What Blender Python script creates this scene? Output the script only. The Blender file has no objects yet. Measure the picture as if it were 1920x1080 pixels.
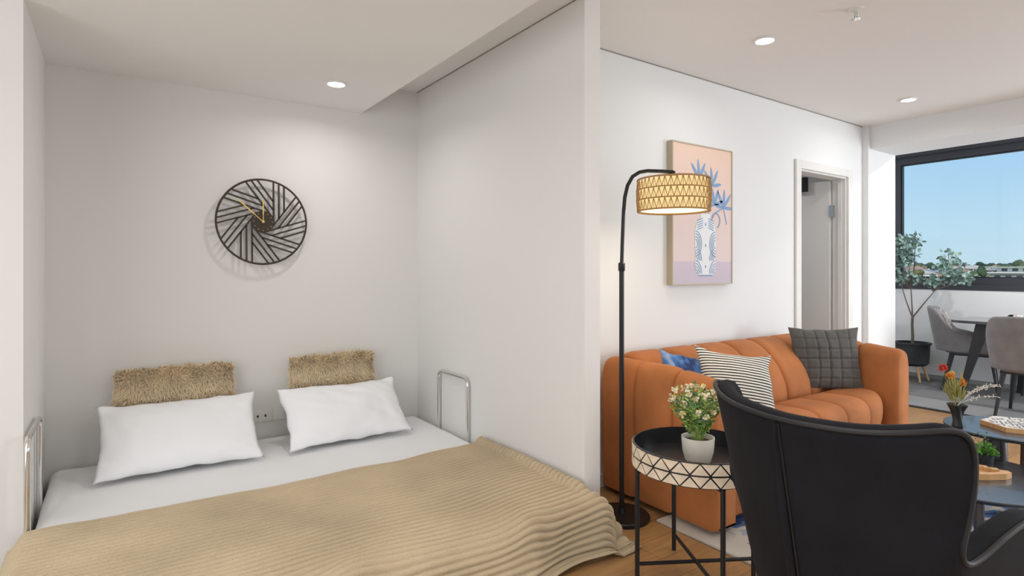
import bpy, bmesh, math, random
from mathutils import Vector, Matrix, noise
random.seed(7)
PI = math.pi
S = bpy.context.scene
COL = S.collection

# ---------------------------------------------------------------- camera
H = 1.25
cam = bpy.data.cameras.new('camera'); co = bpy.data.objects.new('camera', cam); COL.objects.link(co)
cam.sensor_width = 36.0; cam.lens = 36.0 * 1077 / 1920.0
cam.shift_y = -33.0 / 1920.0
cam.clip_start = 0.02; cam.clip_end = 4000
co.location = (0, 0, H); co.rotation_euler = (PI / 2, 0, -math.radians(34.7))
S.camera = co
# ---------------------------------------------------------------- world
wd = bpy.data.worlds.new('sky'); S.world = wd; wd.use_nodes = True
nt = wd.node_tree; nt.nodes.clear()
wo = nt.nodes.new('ShaderNodeOutputWorld'); bg = nt.nodes.new('ShaderNodeBackground')
tc = nt.nodes.new('ShaderNodeTexCoord'); sx = nt.nodes.new('ShaderNodeSeparateXYZ'); cr = nt.nodes.new('ShaderNodeValToRGB')
nt.links.new(tc.outputs['Generated'], sx.inputs[0]); nt.links.new(sx.outputs['Z'], cr.inputs[0])
nt.links.new(cr.outputs[0], bg.inputs[0]); nt.links.new(bg.outputs[0], wo.inputs[0])
e = cr.color_ramp.elements
e[0].position = 0.0; e[0].color = (0.56, 0.73, 0.83, 1)
e[1].position = 1.0; e[1].color = (0.08, 0.22, 0.60, 1)
for p, c in ((0.06, (0.50, 0.71, 0.86, 1)), (0.20, (0.34, 0.60, 0.88, 1)), (0.5, (0.16, 0.36, 0.72, 1))):
    q = e.new(p); q.color = c
bg.inputs[1].default_value = 1.0
sun = bpy.data.lights.new('sun', 'SUN'); so = bpy.data.objects.new('sun', sun); COL.objects.link(so)
sun.energy = 2.6; sun.angle = 0.01; sun.color = (1, .93, .82)
so.rotation_euler = Vector((0.62, 0.35, -0.60)).to_track_quat('-Z', 'Y').to_euler()
def fill_light(name, loc, rot, sx_, sy_, watt, col=(.93, .97, 1.0)):
    L = bpy.data.lights.new(name, 'AREA'); L.shape = 'RECTANGLE'; L.size = sx_; L.size_y = sy_; L.energy = watt; L.color = col
    o = bpy.data.objects.new(name, L); COL.objects.link(o); o.location = loc; o.rotation_euler = rot
# added area lamps to brighten the room, set before made-up openings out of view
fill_light('fill_light_living', (1.8, -2.33, 1.2), (PI / 2, 0, 0), 7.0, 2.15, 30)
fill_light('fill_light_west', (-1.83, .2, 1.25), (PI / 2, 0, -PI / 2), 4.2, 2.1, 55)
fill_light('fill_light_dining', (6.9, -2.33, 1.3), (PI / 2, 0, 0), 1.3, 2.0, 135)
# ---------------------------------------------------------------- exposure
S.view_settings.view_transform = 'Standard'; S.view_settings.look = 'None'
S.view_settings.exposure = 0.10; S.view_settings.gamma = 1.0; S.view_settings.use_curve_mapping = False
LAMP_W = 2.6          # watts of each ceiling downlight
LAMP_C = (1.0, 0.975, 0.95)

# ================================================================ helpers
def W(l, t):           # l metres to the right of the viewing axis, t metres along it
    return (.5693 * t + .8221 * l, .8221 * t - .5693 * l)

def mat(name, col, rough=.6, metal=0, bump=0, scale=40, var=0, sheen=0, spec=.5, coat=0, stretch=None, emit=None, estr=0, vscale=None, trans=0):
    m = bpy.data.materials.new(name); m.use_nodes = True; n = m.node_tree; b = n.nodes['Principled BSDF']
    b.inputs['Base Color'].default_value = (*col, 1); b.inputs['Roughness'].default_value = rough
    b.inputs['Metallic'].default_value = metal; b.inputs['Specular IOR Level'].default_value = spec
    b.inputs['Coat Weight'].default_value = coat
    if sheen:
        b.inputs['Sheen Weight'].default_value = sheen; b.inputs['Sheen Roughness'].default_value = .35
        b.inputs['Sheen Tint'].default_value = (*[min(1, c * 1.6 + .25) for c in col], 1)
    if trans: b.inputs['Transmission Weight'].default_value = trans
    if emit: b.inputs['Emission Color'].default_value = (*emit, 1); b.inputs['Emission Strength'].default_value = estr
    t = n.nodes.new('ShaderNodeTexCoord'); mp = n.nodes.new('ShaderNodeMapping'); n.links.new(t.outputs['Object'], mp.inputs[0])
    if stretch: mp.inputs['Scale'].default_value = stretch
    nz = n.nodes.new('ShaderNodeTexNoise'); nz.inputs['Scale'].default_value = scale; nz.inputs['Detail'].default_value = 4
    n.links.new(mp.outputs[0], nz.inputs[0])
    if bump:
        bp = n.nodes.new('ShaderNodeBump'); bp.inputs['Strength'].default_value = bump; bp.inputs['Distance'].default_value = .01
        n.links.new(nz.outputs[0], bp.inputs['Height']); n.links.new(bp.outputs[0], b.inputs['Normal'])
    if var:
        nz2 = n.nodes.new('ShaderNodeTexNoise'); nz2.inputs['Scale'].default_value = vscale or scale * .2; nz2.inputs['Detail'].default_value = 3
        n.links.new(mp.outputs[0], nz2.inputs[0])
        r = n.nodes.new('ShaderNodeValToRGB'); r.color_ramp.elements[0].position = .3; r.color_ramp.elements[1].position = .7
        r.color_ramp.elements[0].color = (*[c * (1 - var) for c in col], 1)
        r.color_ramp.elements[1].color = (*[min(1, c * (1 + var)) for c in col], 1)
        n.links.new(nz2.outputs[0], r.inputs[0]); n.links.new(r.outputs[0], b.inputs['Base Color'])
    return m

def nodes_of(m): return m.node_tree, m.node_tree.nodes['Principled BSDF']

def fin(name, bm, m, parent=None, smooth=38, mods=()):
    bmesh.ops.recalc_face_normals(bm, faces=bm.faces)
    me = bpy.data.meshes.new(name); bm.to_mesh(me); bm.free()
    return finm(name, me, m, parent, smooth, mods)

def finm(name, me, m, parent=None, smooth=38, mods=()):
    for p in me.polygons: p.use_smooth = bool(smooth)
    if smooth and smooth < 180: me.set_sharp_from_angle(angle=math.radians(smooth))
    me.materials.append(m)
    o = bpy.data.objects.new(name, me); COL.objects.link(o)
    if parent: o.parent = parent
    for k in mods:
        md = o.modifiers.new(k[0], k[0])
        for a, v in k[1].items(): setattr(md, a, v)
    return o

def tag(o, label, cat, group=None, kind=None):
    o['label'] = label
    if cat: o['category'] = cat
    if group: o['group'] = group
    if kind: o['kind'] = kind
    return o

def thing(name, label, cat, loc=(0, 0, 0), rz=0, group=None):
    o = bpy.data.objects.new(name, None); COL.objects.link(o); o.empty_display_size = .1
    o.location = loc; o.rotation_euler = (0, 0, rz)
    return tag(o, label, cat, group)

def dup(o, parent=None):
    c = o.copy(); COL.objects.link(c)
    if parent: c.parent = parent
    for ch in list(o.children): dup(ch, c)
    return c

def box(bm, x0, x1, y0, y1, z0, z1, bev=0, seg=2):
    r = bmesh.ops.create_cube(bm, size=1)
    vs = r['verts']
    for v in vs:
        v.co = Vector(((x0 + x1) / 2 + v.co.x * (x1 - x0), (y0 + y1) / 2 + v.co.y * (y1 - y0), (z0 + z1) / 2 + v.co.z * (z1 - z0)))
    if bev:
        es = list({e for v in vs for e in v.link_edges})
        bmesh.ops.bevel(bm, geom=es, offset=bev, segments=seg, profile=.6, affect='EDGES')
    return bm

def B(*a, **k):
    return box(bmesh.new(), *a, **k)

def tube(bm, pts, rad, n=8, cap=True, closed=False):
    pts = [Vector(p) for p in pts]; N = len(pts)
    rad = rad if isinstance(rad, (list, tuple)) else [rad] * N
    rings = []; up = Vector((0, 0, 1))
    prev = None
    for i, p in enumerate(pts):
        if closed: d = pts[(i + 1) % N] - pts[i - 1]
        else: d = pts[min(i + 1, N - 1)] - pts[max(i - 1, 0)]
        if d.length < 1e-9: d = Vector((0, 0, 1))
        d.normalize()
        if prev is None:
            a = d.cross(up)
            if a.length < .05: a = d.cross(Vector((1, 0, 0)))
        else: a = prev - d * prev.dot(d)
        if a.length < 1e-6: a = d.cross(Vector((1, .3, 0)))
        a.normalize(); b = d.cross(a); prev = a
        rings.append([bm.verts.new(p + (a * math.cos(2 * PI * k / n) + b * math.sin(2 * PI * k / n)) * rad[i]) for k in range(n)])
    M = N if closed else N - 1
    for i in range(M):
        r0, r1 = rings[i], rings[(i + 1) % N]
        for k in range(n):
            bm.faces.new((r0[k], r0[(k + 1) % n], r1[(k + 1) % n], r1[k]))
    if cap and not closed:
        bm.faces.new(rings[0][::-1]); bm.faces.new(rings[-1])
    return bm

def lathe(bm, prof, n=32, c=(0, 0), cap0=True, cap1=True):
    rings = []
    for r, z in prof:
        rings.append([bm.verts.new((c[0] + r * math.cos(2 * PI * k / n), c[1] + r * math.sin(2 * PI * k / n), z)) for k in range(n)])
    for a, b in zip(rings, rings[1:]):
        for k in range(n): bm.faces.new((a[k], a[(k + 1) % n], b[(k + 1) % n], b[k]))
    if cap0: bm.faces.new(rings[0][::-1])
    if cap1: bm.faces.new(rings[-1])
    return bm

def grid(fn, nu, nv, close_u=False):
    vs = [fn(i / nu, j / nv) for j in range(nv + 1) for i in range(nu + (0 if close_u else 1))]
    w = nu + (0 if close_u else 1); fs = []
    for j in range(nv):
        for i in range(nu):
            a = j * w + i; b = j * w + (i + 1) % w
            fs.append((a, b, b + w, a + w))
    me = bpy.data.meshes.new('g'); me.from_pydata([tuple(v) for v in vs], [], fs); me.update()
    return me

def sm(a, b, x):
    if a == b: return float(x > a)
    t = max(0, min(1, (x - a) / (b - a))); return t * t * (3 - 2 * t)

def prism(bm, pts, z0, z1):
    a = [bm.verts.new((x, y, z0)) for x, y in pts]; b = [bm.verts.new((x, y, z1)) for x, y in pts]
    n = len(pts)
    bm.faces.new(a[::-1]); bm.faces.new(b)
    for i in range(n): bm.faces.new((a[i], a[(i + 1) % n], b[(i + 1) % n], b[i]))
    return bm

def nz(x, y=0, z=0): return noise.noise(Vector((x, y, z)))

# ================================================================ materials
M = {}
M['wall'] = mat('wall_paint', (.80, .785, .767), .75, bump=.03, scale=300)
M['wall_cool'] = mat('wall_paint_cool', (.79, .80, .81), .72, bump=.03, scale=300)
M['ceil'] = mat('ceiling_paint', (.87, .865, .85), .8, bump=.02, scale=300)
M['trim'] = mat('white_gloss_paint', (.80, .79, .77), .35)
M['door'] = mat('door_paint', (.72, .715, .70), .4)
M['black_metal'] = mat('black_metal', (.016, .016, .018), .35, metal=.3)
M['frame_dark'] = mat('charcoal_aluminium', (.055, .06, .072), .4, metal=.4)
M['alu'] = mat('brushed_aluminium', (.45, .48, .52), .3, metal=.8)
M['chrome'] = mat('chrome', (.78, .77, .75), .12, metal=1)
M['sheet'] = mat('white_cotton', (.88, .88, .89), .85, bump=.05, scale=500, sheen=.2)
M['pillow'] = mat('pillow_cotton', (.93, .93, .945), .85, bump=.08, scale=400, sheen=.2)
M['blanket'] = mat('tan_fleece', (.60, .475, .315), .95, bump=.6, scale=260, var=.13, vscale=2.5, sheen=.35)
M['fur'] = mat('beige_faux_fur', (.86, .71, .49), .9, var=.12, vscale=9, sheen=.2)
M['sofa'] = mat('tan_velvet', (.43, .155, .050), .7, bump=.08, scale=180, var=.18, vscale=4, sheen=.12, spec=.25)
M['sofa_seam'] = mat('tan_seam_piping', (.34, .11, .04), .7)
M['chair'] = mat('charcoal_velvet', (.011, .011, .014), .85, bump=.05, scale=300, var=.25, vscale=5, sheen=.06, spec=.2)
M['piping'] = mat('black_piping', (.008, .008, .010), .55, sheen=.1)
M['gchair'] = mat('grey_velvet', (.21, .20, .205), .8, bump=.1, scale=200, var=.14, vscale=9, sheen=.3)
M['black_wood'] = mat('black_stained_wood', (.05, .05, .053), .26, bump=.06, scale=30, stretch=(1, 12, 1), coat=.3)
M['black_leg'] = mat('black_painted_wood', (.022, .024, .028), .4)
M['tray_in'] = mat('tray_black_lacquer', (.012, .012, .014), .3)
M['bone'] = mat('cream_inlay', (.74, .62, .48), .5, var=.12, vscale=25)
M['pot_white'] = mat('cream_ceramic', (.72, .67, .58), .45)
M['pot_black'] = mat('black_woven_pot', (.03, .035, .04), .6, bump=.4, scale=60)
M['soil'] = mat('soil', (.05, .035, .02), .95, bump=.5)
M['bark'] = mat('grey_brown_bark', (.17, .13, .11), .8, bump=.3)
M['euc'] = mat('eucalyptus_leaf', (.24, .36, .32), .6, var=.4, vscale=14)
M['leaf'] = mat('green_leaf', (.33, .45, .11), .55, var=.4, vscale=40)
M['leaf2'] = mat('deep_green_leaf', (.09, .20, .08), .55, var=.3, vscale=40)
M['leaf3'] = mat('bright_green_leaf', (.22, .50, .08), .5, var=.3, vscale=40)
M['petal'] = mat('cream_petal', (.90, .78, .58), .7)
M['petal_y'] = mat('yellow_petal', (.80, .62, .22), .7)
M['red'] = mat('red_petal', (.62, .07, .04), .7); M['orange'] = mat('orange_petal', (.85, .33, .03), .7)
M['stem_dry'] = mat('dry_stem', (.38, .36, .12), .8); M['white_sprig'] = mat('white_sprig', (.8, .76, .70), .8)
M['wood'] = mat('oak_light', (.62, .36, .16), .45, bump=.08, scale=30, var=.15, stretch=(1, 10, 1))
M['brass'] = mat('gold_metal', (.80, .55, .20), .3, metal=.9)
M['clock'] = mat('dark_bronze_wood', (.035, .024, .016), .5)
M['rattan'] = mat('rattan', (.42, .24, .08), .7)
M['cream_frame'] = mat('pale_oak_frame', (.50, .43, .32), .5)
M['white_plastic'] = mat('white_plastic', (.80, .79, .76), .35)
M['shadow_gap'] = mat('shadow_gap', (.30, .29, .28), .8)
M['dark'] = mat('dark_hole', (.02, .02, .02), .6)
M['navy'] = mat('navy', (.02, .045, .13), .6)

# glass (clear pane with fresnel reflection)
g = bpy.data.materials.new('window_glass'); g.use_nodes = True; n = g.node_tree; n.nodes.clear()
o_ = n.nodes.new('ShaderNodeOutputMaterial'); mx = n.nodes.new('ShaderNodeMixShader'); tr = n.nodes.new('ShaderNodeBsdfTransparent')
gl = n.nodes.new('ShaderNodeBsdfGlossy'); gl.inputs['Roughness'].default_value = .02; fr = n.nodes.new('ShaderNodeFresnel'); fr.inputs[0].default_value = 1.3
tr.inputs[0].default_value = (.96, .98, .98, 1)
n.links.new(fr.outputs[0], mx.inputs[0]); n.links.new(tr.outputs[0], mx.inputs[1]); n.links.new(gl.outputs[0], mx.inputs[2]); n.links.new(mx.outputs[0], o_.inputs[0])
M['glass'] = g

# timber floor: brown planks
m = mat('oak_floor', (.45, .25, .10), .33, coat=.15); M['floor'] = m; n, b = nodes_of(m)
t = n.nodes.new('ShaderNodeTexCoord'); mp = n.nodes.new('ShaderNodeMapping'); br = n.nodes.new('ShaderNodeTexBrick')
n.links.new(t.outputs['Object'], mp.inputs[0]); n.links.new(mp.outputs[0], br.inputs[0])
br.inputs['Scale'].default_value = 1; br.inputs['Brick Width'].default_value = 1.3; br.inputs['Row Height'].default_value = .14
br.inputs['Mortar Size'].default_value = .0012; br.inputs['Color1'].default_value = (.47, .27, .115, 1); br.inputs['Color2'].default_value = (.37, .20, .085, 1)
br.inputs['Mortar'].default_value = (.14, .08, .04, 1)
nn = n.nodes.new('ShaderNodeTexNoise'); nn.inputs['Scale'].default_value = 6; mp2 = n.nodes.new('ShaderNodeMapping'); mp2.inputs['Scale'].default_value = (1, 9, 1)
n.links.new(t.outputs['Object'], mp2.inputs[0]); n.links.new(mp2.outputs[0], nn.inputs[0])
mi = n.nodes.new('ShaderNodeMixRGB'); mi.blend_type = 'MULTIPLY'; mi.inputs[0].default_value = .5
n.links.new(br.outputs['Color'], mi.inputs[1]); n.links.new(nn.outputs[0], mi.inputs[2])
mu = n.nodes.new('ShaderNodeMixRGB'); mu.blend_type = 'MULTIPLY'; mu.inputs[0].default_value = 1; mu.inputs[2].default_value = (1.3, 1.3, 1.3, 1)
n.links.new(mi.outputs[0], mu.inputs[1]); n.links.new(mu.outputs[0], b.inputs['Base Color'])
# carpet tiles
m = mat('grey_carpet', (.16, .16, .165), .95, bump=.4, scale=300); M['carpet'] = m; n, b = nodes_of(m)
t = n.nodes.new('ShaderNodeTexCoord'); ck = n.nodes.new('ShaderNodeTexChecker'); ck.inputs['Scale'].default_value = 2.0
ck.inputs[1].default_value = (.175, .175, .18, 1); ck.inputs[2].default_value = (.145, .145, .15, 1)
n.links.new(t.outputs['Object'], ck.inputs[0]); n.links.new(ck.outputs[0], b.inputs['Base Color'])
M['carpet_edge'] = mat('pale_threshold_carpet', (.27, .27, .275), .9, bump=.3, scale=300)
# rug
m = mat('blue_cream_rug', (.7, .7, .68), .95, bump=.3, scale=200); M['rug'] = m; n, b = nodes_of(m)
t = n.nodes.new('ShaderNodeTexCoord'); nn = n.nodes.new('ShaderNodeTexNoise'); nn.inputs['Scale'].default_value = 2.6; nn.inputs['Detail'].default_value = 5; nn.inputs['Distortion'].default_value = 1.2
r = n.nodes.new('ShaderNodeValToRGB'); r.color_ramp.interpolation = 'CONSTANT'
r.color_ramp.elements[0].color = (.02, .05, .16, 1); r.color_ramp.elements[1].position = .52; r.color_ramp.elements[1].color = (.62, .58, .52, 1)
q = r.color_ramp.elements.new(.46); q.color = (.08, .17, .36, 1)
q = r.color_ramp.elements.new(.60); q.color = (.38, .44, .54, 1)
mp = n.nodes.new('ShaderNodeMapping'); mp.inputs['Location'].default_value = (3.1, 1.7, 0)
n.links.new(t.outputs['Object'], mp.inputs[0]); n.links.new(mp.outputs[0], nn.inputs[0]); n.links.new(nn.outputs[0], r.inputs[0])
sp_ = n.nodes.new('ShaderNodeSeparateXYZ'); lt = n.nodes.new('ShaderNodeMath'); lt.operation = 'LESS_THAN'; lt.inputs[1].default_value = 2.36
mi = n.nodes.new('ShaderNodeMixRGB'); mi.inputs[2].default_value = (.62, .58, .52, 1)
n.links.new(t.outputs['Object'], sp_.inputs[0]); n.links.new(sp_.outputs[0], lt.inputs[0]); n.links.new(lt.outputs[0], mi.inputs[0]); n.links.new(r.outputs[0], mi.inputs[1]); n.links.new(mi.outputs[0], b.inputs['Base Color'])
# stripes
def stripes(name, axis, freq, c1, c2, duty=.5, distort=0):
    m = mat(name, c1, .85, bump=.1, scale=200); n, b = nodes_of(m)
    t = n.nodes.new('ShaderNodeTexCoord'); s = n.nodes.new('ShaderNodeSeparateXYZ'); n.links.new(t.outputs['Object'], s.inputs[0])
    a = n.nodes.new('ShaderNodeMath'); a.operation = 'MULTIPLY'; a.inputs[1].default_value = freq; n.links.new(s.outputs[axis], a.inputs[0])
    f = n.nodes.new('ShaderNodeMath'); f.operation = 'FRACT'; n.links.new(a.outputs[0], f.inputs[0])
    k = n.nodes.new('ShaderNodeMath'); k.operation = 'GREATER_THAN'; k.inputs[1].default_value = duty; n.links.new(f.outputs[0], k.inputs[0])
    mi = n.nodes.new('ShaderNodeMixRGB'); mi.inputs[1].default_value = (*c1, 1); mi.inputs[2].default_value = (*c2, 1)
    n.links.new(k.outputs[0], mi.inputs[0]); n.links.new(mi.outputs[0], b.inputs['Base Color']); return m
M['stripe'] = stripes('black_white_stripe', 2, 62, (.78, .75, .68), (.015, .015, .018), .58)
m = mat('blue_watercolour', (.1, .2, .4), .85, bump=.1); M['bluec'] = m; n, b = nodes_of(m)
t = n.nodes.new('ShaderNodeTexCoord'); nn = n.nodes.new('ShaderNodeTexNoise'); nn.inputs['Scale'].default_value = 9; nn.inputs['Distortion'].default_value = 1
r = n.nodes.new('ShaderNodeValToRGB'); r.color_ramp.elements[0].position = .38; r.color_ramp.elements[0].color = (.01, .03, .12, 1)
r.color_ramp.elements[1].position = .68; r.color_ramp.elements[1].color = (.40, .48, .58, 1); q = r.color_ramp.elements.new(.52); q.color = (.06, .17, .42, 1)
n.links.new(t.outputs['Object'], nn.inputs[0]); n.links.new(nn.outputs[0], r.inputs[0]); n.links.new(r.outputs[0], b.inputs['Base Color'])
M['quilt'] = mat('dark_grey_quilt', (.095, .09, .085), .75, bump=.2, scale=150, sheen=.5)
M['lilacpillow'] = mat('pale_check', (.52, .48, .49), .85)
# painting print: pink above, lilac below (flat print)
m = mat('pink_print', (.8, .6, .55), .6); M['print'] = m; n, b = nodes_of(m)
t = n.nodes.new('ShaderNodeTexCoord'); s = n.nodes.new('ShaderNodeSeparateXYZ'); n.links.new(t.outputs['Object'], s.inputs[0])
r = n.nodes.new('ShaderNodeValToRGB'); mr = n.nodes.new('ShaderNodeMapRange'); mr.inputs['From Min'].default_value = -.45; mr.inputs['From Max'].default_value = .45
n.links.new(s.outputs[2], mr.inputs[0]); n.links.new(mr.outputs[0], r.inputs[0]); n.links.new(r.outputs[0], b.inputs['Base Color'])
r.color_ramp.elements[0].position = 0; r.color_ramp.elements[0].color = (.56, .49, .58, 1)
r.color_ramp.elements[1].position = 1; r.color_ramp.elements[1].color = (.82, .60, .48, 1)
for p_, c_ in ((.155, (.60, .51, .60, 1)), (.165, (.74, .61, .60, 1)), (.5, (.77, .61, .57, 1))):
    q = r.color_ramp.elements.new(p_); q.color = c_
M['p_blue'] = mat('print_blue', (.21, .36, .60), .6); M['p_white'] = mat('print_white', (.80, .81, .84), .6); M['p_line'] = mat('print_pale_blue', (.20, .36, .56), .6)

# lamp emitters
def emitter(name, c, s):
    m = bpy.data.materials.new(name); m.use_nodes = True; n = m.node_tree; n.nodes.clear()
    o = n.nodes.new('ShaderNodeOutputMaterial'); e = n.nodes.new('ShaderNodeEmission'); e.inputs[0].default_value = (*c, 1); e.inputs[1].default_value = s
    n.links.new(e.outputs[0], o.inputs[0]); return m
M['led'] = emitter('led_lens', (1, .97, .92), 9)
M['liner'] = emitter('lit_shade_liner', (1, .72, .34), 1.0)
M['diff'] = emitter('lit_diffuser', (1, .86, .58), 1.6)

# ================================================================ setting
CZ = 2.535; SZ = 2.316; XL = -.292; XP = 1.80; YB = 3.80; YW = 2.44; YS = -2.4; XW = -1.9; XWIN = 7.75; CZ2 = 2.67; YG = 3.22
def struct(name, bm, m, label, parent=None):
    o = fin(name, bm, m, parent)
    if not parent: tag(o, label, None, kind='structure')
    return o
struct('floor', B(XW - .1, 6.0, YS - .1, YB + .1, -.12, 0), M['floor'], 'brown oak board floor of the living room')
f = struct('floor_winter_garden', B(6.53, XWIN + .1, YS - .1, YG + .1, -.12, .004), M['carpet'], 'grey carpet tile floor under the dining table')
struct('trim_threshold', B(6.035, 6.53, YS - .1, YG + .1, -.12, .004), M['carpet_edge'], 'paler grey threshold strip of carpet before the dining area')
struct('trim_track', B(6.0, 6.035, YS, 2.6, -.02, .012), M['frame_dark'], 'dark metal sliding door track in the floor')
struct('wall_back', B(XL - .1, XP, YB, YB + .1, 0, SZ + .3), M['wall'], 'warm white alcove wall behind the bed')
struct('wall_left', B(XW, XL, 2.93, YB + .1, 0, SZ + .3), M['wall'], 'warm white wall on the left of the bed')
struct('wall_partition', B(XP, XP + .098, 2.006, YB + .1, 0, CZ), M['wall'], 'white partition wall between the bed alcove and the living room')
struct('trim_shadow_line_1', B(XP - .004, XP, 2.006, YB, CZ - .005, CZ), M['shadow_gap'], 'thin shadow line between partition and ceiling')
struct('ceiling_soffit', B(XW - .1, 1.377, YS - .1, YB, SZ, CZ + .12), M['ceil'], 'dropped white ceiling above the bed')
struct('ceiling', B(1.377, 6.08, YS - .1, YB, CZ, CZ + .12), M['ceil'], 'white living room ceiling')
# living wall with door opening
DX0, DX1, DZ = 4.445, 5.215, 2.06
bm = B(XP + .098, DX0, YW, YW + .09, 0, CZ); box(bm, DX1, 6.08, YW, YW + .09, 0, CZ); box(bm, DX0, DX1, YW, YW + .09, DZ, CZ)
struct('wall_living', bm, M['wall_cool'], 'white living room wall behind the sofa with a doorway')
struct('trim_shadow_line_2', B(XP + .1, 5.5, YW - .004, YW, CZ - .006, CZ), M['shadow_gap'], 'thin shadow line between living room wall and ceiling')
struct('wall_nib', B(5.50, 6.04, YW - .05, YW, 0, CZ), M['wall_cool'], 'narrow white wall nib beside the dining opening')
struct('wall_header', B(5.545, 6.04, YS, YW - .05, 2.33, CZ), M['wall_cool'], 'white bulkhead above the opening to the dining area')
struct('trim_door_jamb', B(6.0, 6.06, YW + .002, YW + .16, 0, 2.45), M['alu'], 'grey metal jamb of the sliding door')
# back room seen through the door
struct('wall_bedroom', B(XP + .098, 6.08, 4.6, 4.7, 0, CZ), M['wall_cool'], 'white wall of the room beyond the doorway')
struct('floor_bedroom', B(XP + .098, 6.08, YB + .1, 4.7, -.12, 0), M['floor'], 'timber floor of the room beyond the doorway')
struct('ceiling_bedroom', B(XP + .098, 6.08, YB, 4.7, CZ, CZ + .12), M['ceil'], 'ceiling of the room beyond the doorway')
struct('wall_bedroom_right', B(5.98, 6.08, YW + .16, 4.6, 0, CZ), M['wall_cool'], 'side wall of the room beyond the doorway')
# rest of the shell (behind the camera)
struct('wall_south', B(XW - .1, XWIN + .1, YS - .1, YS, 0, CZ2), M['wall_cool'], 'white wall behind the viewpoint')
struct('wall_west', B(XW - .1, XW, YS, YB + .1, 0, CZ2), M['wall_cool'], 'white wall left of the viewpoint')
# winter garden
struct('wall_garden_side', B(6.08, XWIN + .1, YG, YG + .1, 0, CZ2 + .1), M['wall_cool'], 'white side wall of the dining area')
struct('ceiling_garden', B(6.04, XWIN + .1, YS - .1, YG + .1, CZ2, CZ2 + .1), M['ceil'], 'white ceiling of the dining area')
struct('wall_header_back', B(6.04, 6.09, YS, YG, 2.535, CZ2), M['wall_cool'], 'upper strip of wall above the bulkhead')
WZ0, WZ1 = 1.03, 2.655; WY0, WY1 = -1.9, YG - .02
bm = B(XWIN, XWIN + .22, YS, YG + .1, 0, WZ0); box(bm, XWIN, XWIN + .22, YS, WY0, WZ0, CZ2); box(bm, XWIN, XWIN + .22, WY1, YG + .1, WZ0, CZ2); box(bm, XWIN, XWIN + .22, WY0, WY1, WZ1, CZ2)
struct('wall_window', bm, M['wall_cool'], 'white wall below the wide window')
struct('baseboard_window', B(XWIN - .012, XWIN, YS, YG, .004, .05), mat('grey_skirting', (.33, .33, .33), .6), 'grey skirting below the window')
struct('baseboard_living', B(XP + .1, 4.38, YW - .012, YW, 0, .07), M['trim'], 'white skirting behind the sofa')
def added_window(n, x0, x1, label):  # unseen frame and pane, made up to go with the fill lamps
    w = bpy.data.objects.new('window_%d' % n, None); COL.objects.link(w); w.location = (0, YS, 0); tag(w, label, None, kind='structure')
    bm = B(x0, x0 + .06, 0, .05, .02, 2.32); box(bm, x1 - .06, x1, 0, .05, .02, 2.32); box(bm, x0 + .06, x1 - .06, 0, .05, .02, .09); box(bm, x0 + .06, x1 - .06, 0, .05, 2.25, 2.32)
    fin('outer_frame', bm, M['frame_dark'], w); fin('pane', B(x0 + .06, x1 - .06, .02, .026, .09, 2.25), M['glass'], w)
added_window(2, -1.75, 5.35, 'added glazed doors behind the viewpoint, made up to go with the fill lamp'); w4 = bpy.data.objects.new('window_4', None); COL.objects.link(w4); w4.location = (XW, 0, 0); tag(w4, 'added window left of the viewpoint, made up to go with the fill lamp', None, kind='structure')
bm = B(0, .05, -1.95, -1.89, .15, 2.3); box(bm, 0, .05, 2.29, 2.35, .15, 2.3); box(bm, 0, .05, -1.89, 2.29, .15, .22); box(bm, 0, .05, -1.89, 2.29, 2.23, 2.3)
fin('outer_frame', bm, M['frame_dark'], w4); fin('pane', B(.02, .026, -1.89, 2.29, .22, 2.23), M['glass'], w4)  # this left-hand window is also added, to match its fill lamp
added_window(3, 6.2, 7.6, 'added window at the far end of the dining area, made up to go with the fill lamp')
# window_1
win = bpy.data.objects.new('window_1', None); COL.objects.link(win); win.location = (XWIN, 0, 0); tag(win, 'wide window with charcoal metal frame looking over the suburb', None, kind='structure')
def wframe(name, x0, x1, a, w, m=M['frame_dark']):
    y0, y1, z0, z1 = WY0 + a, WY1 - a, WZ0 + a * .8, WZ1 - a * .8
    bm = B(x0, x1, y0, y0 + w, z0, z1); box(bm, x0, x1, y1 - w, y1, z0, z1)
    box(bm, x0, x1, y0 + w, y1 - w, z0, z0 + w * .8); box(bm, x0, x1, y0 + w, y1 - w, z1 - w * .8, z1)
    return fin(name, bm, m, win)
wframe('outer_frame', -.005, .10, 0, .075)
wframe('sash_frame', .035, .12, .075, .10)
wframe('glazing_bead', .055, .11, .175, .012, M['black_metal'])
fin('pane', B(.08, .086, WY0 + .18, WY1 - .18, WZ0 + .145, WZ1 - .145), M['glass'], win)
# door_1
d = bpy.data.objects.new('door_1', None); COL.objects.link(d); d.location = (0, YW, 0); tag(d, 'open white door hinged in a white frame beside the sofa', None, kind='structure')
fin('architrave', B(DX0 - .065, DX0 + .005, -.02, 0, 0, DZ + .062, bev=.003), M['trim'], d)
fin('architrave', B(DX1 - .005, DX1 + .065, -.02, 0, 0, DZ + .062, bev=.003), M['trim'], d)
fin('architrave', B(DX0 + .005, DX1 - .005, -.02, 0, DZ - .005, DZ + .062, bev=.003), M['trim'], d)
fin('jamb', B(DX0, DX0 + .02, 0, .11, 0, DZ), M['trim'], d); fin('jamb', B(DX1 - .02, DX1, 0, .11, 0, DZ), M['trim'], d)
fin('jamb', B(DX0 + .02, DX1 - .02, 0, .11, DZ - .02, DZ), M['trim'], d)
fin('door_stop', B(DX1 - .032, DX1 - .02, .03, .06, 0, DZ - .02), M['trim'], d)
leaf = fin('door_leaf', B(DX1 - .062, DX1 - .024, .115, .86, .01, DZ - .025, bev=.002), M['door'], d)
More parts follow.
